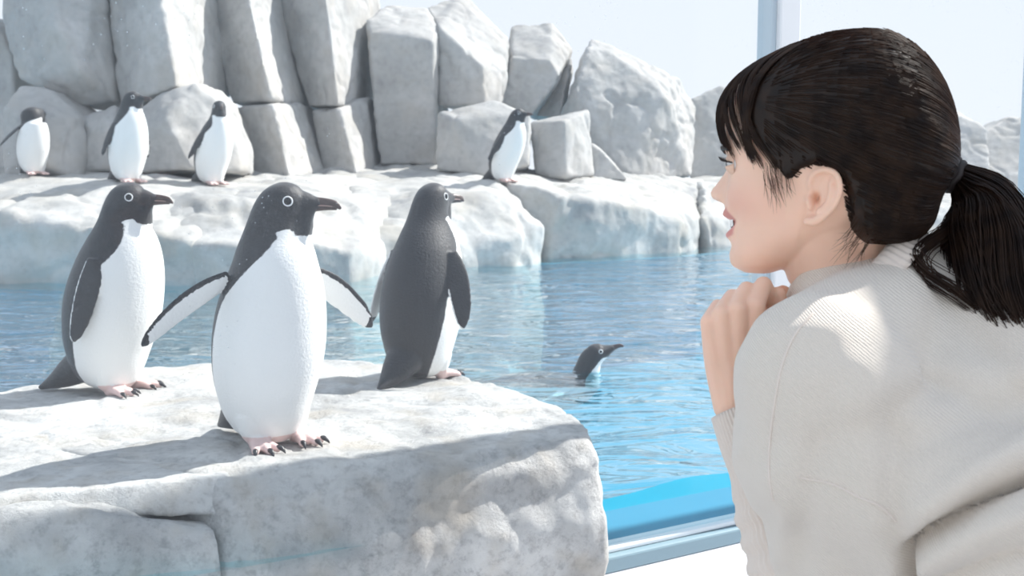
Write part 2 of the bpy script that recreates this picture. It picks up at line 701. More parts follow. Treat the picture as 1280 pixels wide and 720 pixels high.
# cliff boulders (pixel outline, distance)
boulder([(-70, 10, 11.3), (-10, 20, 11.2), (16, 70, 11.1), (24, 150, 11.1), (20, 215, 11.0), (-70, 215, 11.2)], 1.0, 1,
        'boulder', 'bluish shaded boulder at the end of the cliff behind the round low boulder')
boulder([(0, -70, 11.0), (60, -80, 10.8), (128, -70, 11.0), (129, 0, 10.9), (142, 100, 10.8), (144, 126, 10.8), (102, 134, 10.75), (60, 116, 10.7),
         (22, 95, 10.75), (3, 30, 10.9), (70, 30, 10.45), (100, 90, 10.4)], 1.2, 2,
        'boulder', 'largest grey overhanging boulder above the round low boulder and the preening penguin')
boulder([(131, -70, 11.0), (190, -70, 10.5), (250, -70, 11.6), (134, 0, 10.9), (196, 0, 10.45), (257, 0, 11.6), (147, 128, 10.75), (208, 85, 10.4), (222, 108, 10.4),
         (262, 96, 11.5), (170, 128, 10.5)], 1.2, 3,
        'boulder', 'overhanging boulder with a sunlit flank above the standing penguin with the turned head')
boulder([(2, 185, 10.15), (4, 130, 10.2), (20, 104, 10.35), (60, 113, 10.3), (98, 145, 10.3), (110, 190, 10.35), (98, 226, 10.2), (6, 230, 10.1), (40, 150, 9.95),
         (60, 205, 9.95)], 0.7, 4, 'boulder', 'round low boulder right behind the preening penguin')
boulder([(100, 146, 10.5), (146, 130, 10.5), (150, 212, 10.35), (104, 214, 10.4), (112, 160, 10.35), (140, 160, 10.3)], 0.6, 5,
        'boulder', 'small low brown-grey boulder squeezed between two round boulders')
boulder([(142, 160, 10.5), (196, 118, 10.4), (245, 103, 10.45), (272, 125, 10.5), (300, 185, 10.5), (302, 216, 10.4), (180, 216, 10.2), (140, 210, 10.3), (205, 150, 10.1),
         (240, 212, 10.1)], 0.7, 6, 'boulder', 'low rounded boulder behind the penguin that looks at the visitors')
boulder([(252, -20, 11.4), (300, -40, 11.0), (344, -30, 11.9), (258, 20, 11.3), (314, 10, 10.75), (345, 0, 11.8), (290, 131, 11.1), (339, 124, 10.65), (374, 126, 11.7)], 1.2, 7,
        'boulder', 'upper block of the leaning pillar with a bright sunlit flank')
boulder([(291, 136, 11.0), (340, 129, 10.6), (376, 129, 11.6), (304, 220, 10.9), (362, 222, 10.5), (406, 216, 11.5)], 1.0, 8,
        'boulder', 'lower block of the leaning pillar with a bright sunlit flank')
boulder([(338, -30, 11.6), (405, -40, 11.0), (452, -30, 12.1), (352, 30, 11.5), (408, 0, 10.95), (461, 28, 12.1), (386, 134, 11.3), (423, 132, 10.9), (442, 134, 11.9)], 1.2, 9,
        'boulder', 'upper block of the pillar next to the tall square column')
boulder([(388, 139, 11.2), (424, 137, 10.9), (462, 120, 11.8), (404, 216, 11.1), (446, 218, 10.8), (474, 212, 11.9)], 1.0, 10,
        'boulder', 'lower block of the pillar next to the tall square column')
boulder([(457, 24, 11.7), (482, 8, 12.2), (532, 10, 12.2), (549, 36, 11.9), (462, 40, 11.55), (541, 52, 11.55), (545, 206, 11.75), (474, 206, 11.65), (466, 130, 11.55)], 1.3, 11,
        'boulder', 'tall square column of the cliff with a flat front')
boulder([(533, 8, 12.8), (580, -6, 13.2), (634, 48, 12.9), (548, 34, 12.0), (602, 82, 12.0), (606, 132, 12.0), (549, 132, 12.1), (632, 92, 12.5), (622, 130, 12.4)], 1.2, 12,
        'boulder', 'boulder with a sloping sunlit top beside the tall square column')
boulder([(547, 140, 12.1), (618, 126, 12.2), (664, 142, 12.2), (662, 208, 12.0), (600, 220, 11.8), (546, 212, 11.95), (570, 150, 11.8)], 0.9, 13,
        'boulder', 'low rounded boulder behind the lone hazy penguin')
boulder([(628, 80, 13.6), (640, 32, 14.0), (690, 27, 14.0), (716, 62, 13.9), (700, 95, 13.3), (664, 144, 13.2), (627, 132, 13.2), (640, 72, 13.3), (688, 74, 13.3)], 1.0, 14,
        'boulder', 'pale block on top of the cliff between two sloping boulders')
boulder([(662, 152, 12.6), (735, 138, 12.8), (744, 220, 12.6), (706, 224, 12.2), (668, 218, 12.4), (706, 150, 12.25)], 0.8, 15,
        'boulder', 'low split boulder next to the lone hazy penguin')
boulder([(738, 178, 13.0), (760, 195, 12.8), (784, 224, 12.8), (736, 226, 12.7)], 0.5, 16,
        'boulder', 'small wedge of stone at the foot of the largest pale boulder', vox=0.022)
boulder([(664, 144, 14.6), (702, 76, 14.7), (714, 72, 14.6), (700, 150, 14.3)], 0.9, 17,
        'boulder', 'thin leaning stone beside the largest pale boulder', vox=0.025, it=2)
boulder([(698, 148, 14.2), (738, 46, 14.4), (790, 70, 14.6), (846, 98, 15.0), (868, 134, 15.2), (866, 222, 14.6), (780, 226, 13.8), (736, 216, 13.9), (830, 120, 14.2),
         (720, 110, 13.9)], 1.4, 18, 'boulder', 'largest pale boulder with a peaked top beyond the pool', amp=0.05)
boulder([(864, 122, 15.6), (900, 107, 15.8), (962, 118, 16.0), (968, 226, 15.4), (862, 224, 15.2)], 1.3, 19,
        'boulder', 'hazy pale boulder just before the visitor\'s fringe')
boulder([(960, 150, 16.6), (1010, 120, 16.9), (1090, 128, 17.0), (1110, 240, 16.2), (960, 238, 16.2)], 1.5, 20,
        'boulder', 'hazy pale boulder hidden mostly behind the visitor\'s head')
boulder([(1090, 145, 17.2), (1150, 122, 17.6), (1200, 140, 17.6), (1235, 162, 17.2), (1240, 240, 16.6), (1095, 242, 16.6)], 1.5, 21,
        'boulder', 'hazy pale boulder above the hair tie of the visitor')
boulder([(1225, 168, 17.6), (1262, 146, 17.8), (1330, 150, 18.0), (1400, 190, 17.6), (1400, 245, 16.8), (1225, 244, 16.8)], 1.5, 22,
        'boulder', 'hazy pale boulder seen past the last window post')


def ledge(pts, seed, label, amp=0.06, vox=0.035, it=3):
    """pts (px, py, d); every point is also carried down to the pool floor"""
    w = []
    for (px, py, d) in pts:
        p = P(px, py, d)
        w.append(p)
    lo = [Vector((p.x, p.y, -0.58)) for p in w]
    me = hull_rock(w + lo, vox, it, amp, 1.6, seed)
    return tag(put('ledge_rock', me, M['ledge']), label, 'rock', 'ledge rocks along the far edge of the pool')


ledge([(-160, 204, 11.4), (-160, 262, 8.75), (-160, 275, 8.5), (-160, 360, 8.5), (0, 206, 11.2), (0, 250, 8.85), (0, 264, 8.48), (60, 270, 8.44), (0, 358, 8.5), (120, 284, 8.36),
       (235, 302, 8.40), (120, 352, 8.5), (270, 352, 8.56), (150, 231, 9.1), (300, 207, 12.4), (300, 240, 9.4)], 31,
      'broad ledge rock with a shaded front under the upright penguin with its beak turned aside')
ledge([(200, 245, 9.1), (245, 208, 12.4), (480, 200, 13.6), (300, 250, 9.0), (190, 300, 8.44), (300, 308, 8.34), (400, 304, 8.50), (440, 314, 8.62), (216, 352, 8.52), (350, 351, 8.60), (440, 348, 8.80),
       (490, 244, 10.4), (480, 330, 9.3)], 32, 'sunlit ledge rock behind the beak of the penguin with spread flippers')
ledge([(405, 206, 13.4), (520, 196, 13.8), (590, 205, 13.4), (620, 228, 11.2), (430, 240, 10.4), (520, 250, 10.2), (600, 245, 10.4), (650, 250, 10.6), (680, 285, 10.5), (432, 300, 9.3), (450, 342, 9.3),
       (560, 332, 9.8), (672, 324, 10.45), (640, 300, 10.1)], 33, 'rounded sunlit ledge rock sloping into the pool below the lone hazy penguin')
ledge([(600, 206, 12.4), (632, 227, 11.3), (800, 218, 13.8), (700, 244, 11.0), (780, 256, 11.35), (850, 268, 11.8), (870, 240, 13.5), (690, 324, 10.9), (780, 319, 11.5), (835, 317, 11.9), (872, 314, 12.2),
       (866, 285, 12.0), (880, 224, 14.6)], 34, 'ledge rock with a blue shaded hollow front at the foot of the pale boulders')
ledge([(860, 222, 15.2), (880, 234, 13.6), (876, 270, 12.6), (890, 312, 12.4), (1000, 230, 14.5), (1010, 300, 13.2), (1090, 228, 16), (1090, 296, 13.6), (1000, 222, 16)], 35,
      'ledge rock meeting the water beside the visitor\'s nose')
ledge([(1060, 228, 16.4), (1070, 250, 14.5), (1100, 298, 13.8), (1300, 235, 16.8), (1420, 240, 16.5), (1420, 300, 14), (1250, 296, 13.8), (1200, 255, 14.2)], 36,
      'pale ledge rock seen between the visitor\'s head and ponytail')

# ---- rock in the foreground: a slab with a full-height front and a darker block under its thin end
slab = empty('rock_slab', PZ(380, 520, -0.6))
tag(slab, 'flat-topped grey rock slab that three penguins stand on', 'rock')


def slab_mesh(pts, seed, vox, it, amp, joint=None):
    return hull_rock(pts, vox, it, amp, 3.0, seed)


T = Z_SLAB
top = [(738, 532), (700, 507), (640, 484), (560, 463), (420, 449), (240, 453), (100, 469), (0, 493), (-160, 520)]
front = [(750, 552), (640, 560), (500, 571), (380, 585), (278, 600)]
mb_pts = []
for px, py in top:
    p = PZ(px, py, T)
    mb_pts += [p, p + Vector((0.02, 0.03, -0.35)), Vector((p.x, p.y + 0.03, -0.58))]
for px, py in front:
    p = PZ(px, py, T)
    mb_pts += [p + GN * 0.05, p - Vector((0, 0, 0.05)), p - GN * 0.035 - Vector((0, 0, 0.2)), Vector((p.x, p.y, -0.58)) + GN * 0.02]
pL = PZ(-160, 520, T)
c0 = PZ(275, 602, T)
# clip everything left of the joint out of the main block, leaving a step
main = hull_rock(mb_pts, 0.011, 3, 0.016, 3.6, 51)
put('slab_block', main, M['slab'], slab)
# thin upper layer over the darker block
lay = []
for px, py in [(285, 596), (200, 604), (100, 612), (0, 618), (-200, 640)]:
    p = PZ(px, py, T - 0.008)
    lay += [p, p + Vector((0, 0, -0.008))]
for px, py in [(290, 560), (100, 540), (-200, 560)]:
    p = PZ(px, py, T - 0.004)
    lay += [p, p + Vector((0, 0, -0.12))]
p1 = PZ(285, 600, T)
lay += [p1 + Vector((0, 0.01, -0.085)), PZ(200, 604, T) + Vector((0, 0.01, -0.062))]
put('slab_layer', hull_rock(lay, 0.009, 3, 0.009, 5.0, 52), M['slab'], slab)
blk = []
for px, py, dz in [(268, 606, -0.105), (200, 610, -0.072), (120, 616, -0.034), (0, 622, -0.018), (-200, 644, -0.018)]:
    p = PZ(px, py, T)
    p = p + Vector((0, 0, dz))
    blk += [p - GN * 0.002, p - GN * 0.03 + Vector((0, 0, -0.05)), p - GN * 0.035 + Vector((0, 0, -0.2)), Vector((p.x, p.y, -0.58)),
            p + GN * 0.35, Vector((p.x, p.y, -0.58)) + GN * 0.4]
put('slab_lower_block', hull_rock(blk, 0.011, 3, 0.016, 4.0, 53), M['slab'], slab)


# ------------------------------------------------------------------ penguins
ROWS = np.array([
    (.014, -.060, .030, .045), (.030, -.100, .045, .070), (.06, -.132, .064, .092), (.136, -.162, .096, .119),
    (.24, -.168, .133, .134), (.315, -.158, .146, .131), (.38, -.136, .150, .121), (.44, -.108, .146, .104),
    (.49, -.078, .133, .083), (.53, -.052, .112, .065), (.565, -.036, .103, .056), (.595, -.024, .108, .053),
    (.62, -.010, .108, .049), (.64, .008, .096, .040), (.653, .030, .080, .024), (.658, .045, .065, .010)])
SIDE_Z = [0, .04, .1, .2, .3, .38, .42, .46, .50, .525, .545, .556]
SIDE_T = [128, 124, 118, 112, 107, 99, 86, 73, 68, 66, 60, 0]


class Flip:
    def __init__(s, side, spread, sweep, roll, L=0.255):
        s.side = side
        sg, al, ro = math.radians(spread), math.radians(sweep), math.radians(roll)
        s.R = Vector((-0.008, side * 0.108, 0.430))
        D = Vector((math.sin(al) * 1.0, side * math.sin(sg) * math.cos(al), -math.cos(sg) * math.cos(al))).normalized()
        C = Vector((1, 0, 0))
        C = (C - D * C.dot(D)).normalized()
        Tn = D.cross(C) * (1 if side < 0 else -1)
        out = Vector((0, side, 0)) * math.cos(sg) + Vector((0, 0, 1)) * math.sin(sg)
        if Tn.dot(out) < 0:
            Tn = -Tn
        C2 = C * math.cos(ro) + Tn * math.sin(ro)
        T2 = Tn * math.cos(ro) - C * math.sin(ro)
        s.D, s.C, s.T, s.L = D, C2, T2, L

    def hw(s, t):
        return spl([0, .12, .35, .6, .82, .95, 1.0], [.024, .032, .039, .037, .029, .017, .005], t)

    def mesh(s, mb):
        rows = []
        for t in np.linspace(0, 1, 22):
            c = s.R + s.D * (s.L * t) - s.C * (0.035 * t * t) + s.T * (0.010 * math.sin(t * math.pi))
            w = float(s.hw(t))
            th = 0.0085 * (1 - 0.45 * t)
            rows.append([tuple(c + s.C * (w * math.cos(a)) + s.T * (th * math.sin(a))) for a in np.linspace(0, 2 * math.pi, 20, endpoint=False)])
        mb.loft(rows)

    def local(s, co):
        q = co - np.array(s.R)
        t = q @ np.array(s.D) / s.L
        tc_ = np.clip(t, 0, 1)
        c = q @ np.array(s.C) + 0.035 * tc_ * tc_
        th = q @ np.array(s.T) - 0.010 * np.sin(tc_ * math.pi)
        return t, c, th


def ring_test(co):
    z = co[:, 2]
    xb, xf, w = (spl(ROWS[:, 0], ROWS[:, i], z) for i in (1, 2, 3))
    c, a = (xb + xf) / 2, (xf - xb) / 2
    return ((co[:, 0] - c) / a) ** 2 + (co[:, 1] / w) ** 2, np.degrees(np.arctan2(np.abs(co[:, 1]) / w, (co[:, 0] - c) / a)), w


def penguin(name, label, base, h, yaw, head_yaw=0, nod=0, fl=((8, -4, 0), (8, -4, 0)), vox=0.0042, lean=0.0, feet_yaw=0, group=None, details=True, step=0.0):
    mb = MB()
    zz = np.concatenate([np.linspace(.014, .6, 44), np.linspace(.61, .658, 12)])
    rows = []
    for z in zz:
        xb, xf, w = (float(spl(ROWS[:, 0], ROWS[:, i], z)) for i in (1, 2, 3))
        c, a = (xb + xf) / 2, (xf - xb) / 2
        rows.append([(c + a * math.cos(t), w * math.sin(t), z) for t in np.linspace(0, 2 * math.pi, 48, endpoint=False)])
    mb.loft(rows)
    # forehead running into the bill
    mb.tube([(.060, 0, .606), (.100, 0, .607), (.132, 0, .606)], [.043, .031, .0165], 18, flat=((0, 1, 0), .86))
    mb.tube([(.122, 0, .599), (.098, 0, .574), (.080, 0, .535)], [.012, .030, .044], 18)
    # tail
    mb.tube([(-.09, 0, .10), (-.145, 0, .068), (-.20, 0, .036), (-.262, 0, .010)], [.075, .058, .038, .012], 18, flat=((.55, 0, .83), .36))
    claws = []
    for sd_ in (-1, 1):
        fx = step * sd_
        y0 = sd_ * .058
        mb.tube([(-.005 + fx, y0, .085), (fx, y0, .045), (.012 + fx, y0, .022)], [.046, .033, .019], 14)
        for k, an in enumerate((-24, 0, 24)):
            a = math.radians(an + sd_ * 6)
            d = Vector((math.cos(a), math.sin(a), 0))
            p0 = Vector((.005 + fx, y0, .020))
            Lt = .082 if k == 1 else .072
            p1, p2 = p0 + d * (Lt * .55) + Vector((0, 0, .000)), p0 + d * Lt
            mb.tube([p0, p1, p2 - Vector((0, 0, .008))], [.0150, .0120, .0095], 12)
            claws.append((p2 - Vector((0, 0, .006)) + d * .002, d))
        mb.tube([(.01 + fx, y0, .010), (.055 + fx, y0, .008)], [.018, .014], 12, flat=((0, 0, 1), .5))
    flips = [Flip(-1, *fl[0]), Flip(1, *fl[1])]
    for f in flips:
        f.mesh(mb)
    me = remesh(mb.mesh(), vox, 3)
    co = get_co(me)
    rt, ang, w = ring_test(co)
    z = co[:, 2]
    bound = spl(SIDE_Z, SIDE_T, z)
    pat = (ang - bound) / 57.3 * np.maximum(w, .03)
    pat = np.where(z > .556, .03 + (z - .556), pat)
    pat = np.where((z > .53) & (z < .60), np.minimum(pat, 0.02 + (z - .53)), pat)
    pat = np.where((co[:, 0] < -.13) & (z < .085), .05, pat)
    zb = .556 - .026 * sstep(co[:, 0], .062, .108)
    pat = np.where(ang < 60, np.maximum(pat, np.minimum(z - zb, .03)), pat)
    for f in flips:
        t, c, th = f.local(co)
        hw = f.hw(np.clip(t, 0, 1))
        on = (t > .03) & (t < 1.06) & (np.abs(c) < hw + .008) & (np.abs(th) < .022) & (rt > 1.10)
        outer = np.where(c < -hw + .0065, -.02, .03)
        inner = np.where((c > hw * .66) | (t + .05 * c / .04 > .92), .03, -.02)
        pat = np.where(on, np.where(th > -0.0005, outer, inner), pat)
    foot = ((z < .036) & (co[:, 0] > -.03) & ((rt > 1.0) | (z < .02))).astype(float)
    foot = np.where((co[:, 0] > .02) & (z < .034), 1.0, foot)
    for nm, arr in (('pattern', pat), ('foot', foot)):
        at = me.attributes.new(nm, 'FLOAT', 'POINT')
        at.data.foreach_set('value', arr.astype(np.float32))

    sc = h / .66
    hy, nd_ = math.radians(head_yaw), math.radians(nod)
    cy, sy = math.cos(math.radians(yaw)), math.sin(math.radians(yaw))

    def deform(c):
        c = np.array(c, float).reshape(-1, 3).copy()
        z0 = c[:, 2].copy()
        front = sstep(c[:, 0], .085, .12) * sstep(z0, .535, .55)
        wgt = np.maximum(sstep(z0, .44, .575), front)
        if nd_:
            a = nd_ * wgt
            x, zc = c[:, 0] - .03, c[:, 2] - .52
            c[:, 0] = .03 + x * np.cos(a) + zc * np.sin(a)
            c[:, 2] = .52 - x * np.sin(a) + zc * np.cos(a)
        a = hy * wgt
        x, y = c[:, 0] - .035, c[:, 1].copy()
        c[:, 0] = .035 + x * np.cos(a) - y * np.sin(a)
        c[:, 1] = x * np.sin(a) + y * np.cos(a)
        c[:, 0] += lean * np.clip(z0, 0, None) * sstep(z0, 0.03, 0.4)
        x, y = c[:, 0].copy(), c[:, 1].copy()
        c[:, 0] = (x * cy - y * sy) * sc + base[0]
        c[:, 1] = (x * sy + y * cy) * sc + base[1]
        c[:, 2] = c[:, 2] * sc + base[2]
        return c

    def dmesh(mbx):
        m_ = mbx.mesh()
        set_co(m_, deform(get_co(m_)))
        return m_
    set_co(me, deform(co))
    root = empty(name, base)
    tag(root, label, 'penguin', group)
    put('body', me, M['penguin'], root)
    bk = MB()
    bk.tube([(.112, 0, .6065), (.150, 0, .6075), (.176, 0, .604), (.188, 0, .596)], [.0175, .0125, .0095, .0045], 14, flat=((0, 1, 0), .72))
    bk.tube([(.112, 0, .597), (.150, 0, .5975), (.178, 0, .594)], [.0125, .0085, .004], 12, flat=((0, 1, 0), .75))
    bo = put('beak', dmesh(bk), M['beak'], root)
    if details:
        for s in (-1, 1):
            gp = MB()
            gp.tube([(.118, s * .0135, .6005), (.145, s * .0088, .6015), (.170, s * .0060, .5995)], [.0016, .0018, .0012], 8)
            put('gape', dmesh(gp), M['mouth_line'], bo)
    for s in (-1, 1):
        c = Vector((.071, s * .0440, .6125))
        nrm = Vector((.28, s * .93, .12)).normalized()
        u = nrm.cross(Vector((0, 0, 1))).normalized()
        v = nrm.cross(u)
        e = MB()
        e.ellipsoid(c - nrm * .001, (u * .0104, v * .0104, nrm * .0066), 18, 10)
        eo = put('eye', dmesh(e), M['eye_black'], root)
        rg = MB()
        R_, r_ = .0108, .0019
        vs, fs = [], []
        for i in range(24):
            a = 2 * math.pi * i / 24
            for j in range(8):
                b_ = 2 * math.pi * j / 8
                vs.append(tuple(c + (u * math.cos(a) + v * math.sin(a)) * (R_ + r_ * math.cos(b_)) + nrm * (.0012 + r_ * math.sin(b_))))
                fs.append((i * 8 + j, ((i + 1) % 24) * 8 + j, ((i + 1) % 24) * 8 + (j + 1) % 8, i * 8 + (j + 1) % 8))
        rg.add(vs, fs)
        put('eye_ring', dmesh(rg), M['eye_ring'], eo)
    if details:
        for p, d in claws:
            cm = MB()
            cm.tube([p - d * .006, p + d * .006 + Vector((0, 0, .002)), p + d * .016 - Vector((0, 0, .004)), p + d * .021 - Vector((0, 0, .0095))],
                    [.0070, .0066, .0040, .0014], 8)
            put('claw', dmesh(cm), M['claw'], root)
    return root


def on_slab(px, py):
    """a point on the slab's real top surface under a pixel"""
    p = PZ(px, py, T)
    return p


SL = BVHTree.FromPolygons([Vector(v.co) + Vector(bpy.data.objects['slab_block']['_base']) for v in main.vertices], [tuple(p.vertices) for p in main.polygons])


def stand(px, py):
    p = PZ(px, py, T)
    hit = SL.ray_cast(Vector((p.x, p.y, 2)), Vector((0, 0, -1)))
    z = hit[0].z if hit[0] else T
    return Vector((p.x, p.y, z - 0.002))


G1 = 'penguins standing on the flat rock slab'
penguin('penguin', 'penguin facing sideways with both flippers hanging down on the flat rock slab', stand(150, 489), 0.655, -8, 4, fl=((12, -3, 0), (12, -6, 0)), group=G1, step=0.012)
penguin('penguin', 'white-bellied penguin spreading both flippers on the flat rock slab', stand(343, 556), 0.66, -46, 46, fl=((60, -10, 62), (58, 6, 55)), group=G1)
penguin('penguin', 'penguin showing its black back on the flat rock slab', stand(531, 470), 0.655, 62, -18, fl=((24, -6, 55), (10, -12, 0)), group=G1)


def far_stand(px, py, d):
    p = P(px, py, d)
    best = None
    dg = bpy.context.evaluated_depsgraph_get()
    r = ray(px, py).normalized()
    hit = scene.ray_cast(dg, Vector((0, 0, CAMZ)) + r * 7.6, r)
    return hit[1] if hit[0] else p


bpy.context.view_layer.update()
G2 = 'penguins on the far ledge'
b1 = far_stand(163, 229, 9.06)
penguin('penguin', 'penguin with its beak turned aside standing upright on the far ledge', b1, 0.76 * b1.y / 9.2, -34, 30, fl=((13, -12, 0), (18, 4, 20)), vox=0.008, group=G2, details=False)
b2 = far_stand(268, 232, 9.5)
penguin('penguin', 'penguin with its face to the visitors standing on the far ledge', b2, 0.70 * b2.y / 9.2, -30, -36, fl=((14, -16, 0), (10, 0, 0)), vox=0.008, lean=0.06, group=G2, details=False)
b3 = far_stand(632, 228, 11.3)
penguin('penguin', 'lone hazy penguin standing on the far ledge before the pale boulders', b3, 0.61 * b3.y / 9.2, -30, 18, fl=((13, -12, 0), (14, 0, 0)), vox=0.008, lean=0.12, group=G2, details=False)
b4 = far_stand(44, 219, 9.6)
penguin('penguin', 'preening penguin with its head bent down before the round low boulder', b4, 0.62 * b4.y / 9.2, -40, 120, nod=70, fl=((38, -20, 0), (10, 0, 0)), vox=0.008, group=G2, details=False)


def swimmer(px, py):
    base = PZ(px, py, Z_WATER) - Vector((0, 0, .012))
    mb = MB()
    # body floating level, neck and head raised
    xs = np.linspace(-.50, .075, 30)
    rows = []
    for x in xs:
        zc = float(spl([-.50, -.40, -.25, -.08, .02, .075], [-.060, -.070, -.090, -.092, -.070, -.050], x))
        rv = float(spl([-.50, -.40, -.25, -.08, .02, .075], [.012, .058, .098, .090, .066, .025], x))
        rows.append([(x, rv * 1.15 * math.sin(t), zc + rv * math.cos(t)) for t in np.linspace(0, 2 * math.pi, 32, endpoint=False)])
    mb.loft(rows)
    mb.tube([(-.01, 0, -.05), (.012, 0, .02), (.030, 0, .070), (.060, 0, .102)], [.075, .064, .058, .052], 20)
    mb.tube([(.055, 0, .100), (.098, 0, .112), (.135, 0, .128)], [.053, .036, .018], 18)
    mb.tube([(-.48, 0, -.045), (-.56, 0, -.045)], [.022, .010], 14, flat=((0, 0, 1), .4))
    for s in (-1, 1):
        mb.tube([(-.08, s * .085, -.065), (-.13, s * .15, -.08), (-.21, s * .21, -.10)], [.028, .028, .012], 12, flat=((0, 0, 1), .3))
    me = remesh(mb.mesh(), 0.0055, 3)
    co = get_co(me)
    pat = np.where(co[:, 2] > -.055, .03, -.03)
    # white throat below the bill
    thr = (co[:, 0] - .045) * 0.9 - (co[:, 2] - .040) * 0.75
    pat = np.where((co[:, 2] > -.06) & (co[:, 0] > .0) & (co[:, 2] < .085), -thr + .004, pat)
    for nm, arr in (('pattern', pat), ('foot', pat * 0)):
        at = me.attributes.new(nm, 'FLOAT', 'POINT')
        at.data.foreach_set('value', arr.astype(np.float32))
    sc, yaw = 0.86, math.radians(-2)

    def df(c):
        c = np.array(c, float).reshape(-1, 3)
        x, y = c[:, 0] * sc, c[:, 1] * sc
        return np.stack([base.x + x * math.cos(yaw) - y * math.sin(yaw), base.y + x * math.sin(yaw) + y * math.cos(yaw), base.z + c[:, 2] * sc], 1)
    root = empty('penguin', base)
    tag(root, 'penguin swimming in the blue pool with its head raised', 'penguin')
    set_co(me, df(co))
    put('body', me, M['penguin'], root)

    def dm(mbx):
        m_ = mbx.mesh()
        set_co(m_, df(get_co(m_)))
        return m_
    bk = MB()
    bk.tube([(.118, 0, .121), (.160, 0, .138), (.182, 0, .142), (.192, 0, .139)], [.0185, .012, .009, .005], 14, flat=((0, 1, 0), .72))
    put('beak', dm(bk), M['beak'], root)
    for s in (-1, 1):
        c = Vector((.078, s * .044, .118))
        e = MB()
        e.ellipsoid(c, ((.008, 0, 0), (0, .006, 0), (0, 0, .008)), 16, 10)
        eo = put('eye', dm(e), M['eye_black'], root)
        rg = MB()
        n = 20
        pts = [c + Vector((math.cos(2 * math.pi * i / n) * .009, s * .0025, math.sin(2 * math.pi * i / n) * .009)) for i in range(n)]
        vs, fs = [], []
        for i, p in enumerate(pts):
            rad = (p - c).normalized()
            for j in range(6):
                b_ = 2 * math.pi * j / 6
                vs.append(tuple(p + rad * (.0024 * math.cos(b_)) + Vector((0, .0024 * math.sin(b_), 0))))
                fs.append((i * 6 + j, ((i + 1) % n) * 6 + j, ((i + 1) % n) * 6 + (j + 1) % 6, i * 6 + (j + 1) % 6))
        rg.add(vs, fs)
        put('eye_ring', dm(rg), M['eye_ring'], eo)


swimmer(731, 463)

#PERSON#
# ------------------------------------------------------------------ the visitor
def skin_mat():
    m, t, b = new_mat('skin')
    at = nd(t, 'ShaderNodeAttribute', attribute_name='Col')
    t.links.new(at.outputs['Color'], b.inputs['Base Color'])
    b.inputs['Roughness'].default_value = 0.45
    b.inputs['Specular IOR Level'].default_value = 0.35
    b.inputs['Subsurface Weight'].default_value = 0.22
    b.inputs['Subsurface Radius'].default_value = (0.012, 0.005, 0.003)
    b.inputs['Subsurface Scale'].default_value = 0.6
    return m


def hair_mat(name, shift=0.0, k=1.0):
    m, t, b = new_mat(name)
    L = t.links
    co = nd(t, 'ShaderNodeTexCoord')
    n = nd(t, 'ShaderNodeTexNoise', i_Scale=60.0, i_Detail=2.0)
    L.new(co.outputs['Object'], n.inputs['Vector'])
    c = ramp(t, n.outputs['Fac'], [(0.35, (0.008 * k, 0.005 * k, 0.004 * k)), (0.65, (0.024 * k, 0.013 * k, 0.008 * k))])
    L.new(c, b.inputs['Base Color'])
    b.inputs['Roughness'].default_value = 0.40
    b.inputs['Specular IOR Level'].default_value = 0.28
    tl = nd(t, 'ShaderNodeBsdfTranslucent')
    tl.inputs[0].default_value = (0.30, 0.10, 0.035, 1)
    mx = nd(t, 'ShaderNodeMixShader')
    mx.inputs[0].default_value = 0.10 + shift
    L.new(b.outputs[0], mx.inputs[1])
    L.new(tl.outputs[0], mx.inputs[2])
    L.new(mx.outputs[0], t.nodes['Material Output'].inputs[0])
    return m


def knit_mat():
    m, t, b = new_mat('cream_knit')
    L = t.links
    co = nd(t, 'ShaderNodeTexCoord')
    mp = nd(t, 'ShaderNodeMapping')
    mp.inputs['Rotation'].default_value = (0.3, 0.9, 0.45)
    L.new(co.outputs['Object'], mp.inputs['Vector'])
    wv = nd(t, 'ShaderNodeTexWave', i_Scale=150.0, i_Distortion=1.5, i_Detail=2.0)
    wv.inputs['Detail Scale'].default_value = 2.0
    L.new(mp.outputs[0], wv.inputs['Vector'])
    n = nd(t, 'ShaderNodeTexNoise', i_Scale=420.0, i_Detail=2.0)
    L.new(co.outputs['Object'], n.inputs['Vector'])
    ad = nd(t, 'ShaderNodeMath', operation='ADD')
    L.new(wv.outputs['Fac'], ad.inputs[0])
    L.new(n.outputs['Fac'], ad.inputs[1])
    bp = nd(t, 'ShaderNodeBump', i_Strength=0.55, i_Distance=0.0012)
    L.new(ad.outputs[0], bp.inputs['Height'])
    L.new(bp.outputs[0], b.inputs['Normal'])
    b.inputs['Base Color'].default_value = (0.73, 0.66, 0.58, 1)
    b.inputs['Roughness'].default_value = 0.95
    b.inputs['Specular IOR Level'].default_value = 0.15
    b.inputs['Sheen Weight'].default_value = 0.3
    return m


M['skin'] = skin_mat()
M['hair'] = hair_mat('dark_hair')
M['hair_strand'] = hair_mat('dark_hair_strands', 0.16, 1.6)
M['knit'] = knit_mat()
M['knit_plain'] = plain('cream_rib_knit', (0.73, 0.65, 0.58), 0.95, 0.15)
M['tie'] = plain('hair_tie_elastic', (0.02, 0.014, 0.014), 0.6)
M['teeth'] = plain('teeth', (0.85, 0.83, 0.79), 0.25)
M['eye_white'] = plain('eye_white', (0.80, 0.78, 0.77), 0.15)
M['iris'] = plain('iris', (0.035, 0.018, 0.012), 0.1)
M['trousers'] = plain('grey_trousers', (0.30, 0.29, 0.28), 0.85)
M['shoe'] = plain('white_shoe', (0.75, 0.74, 0.72), 0.6)

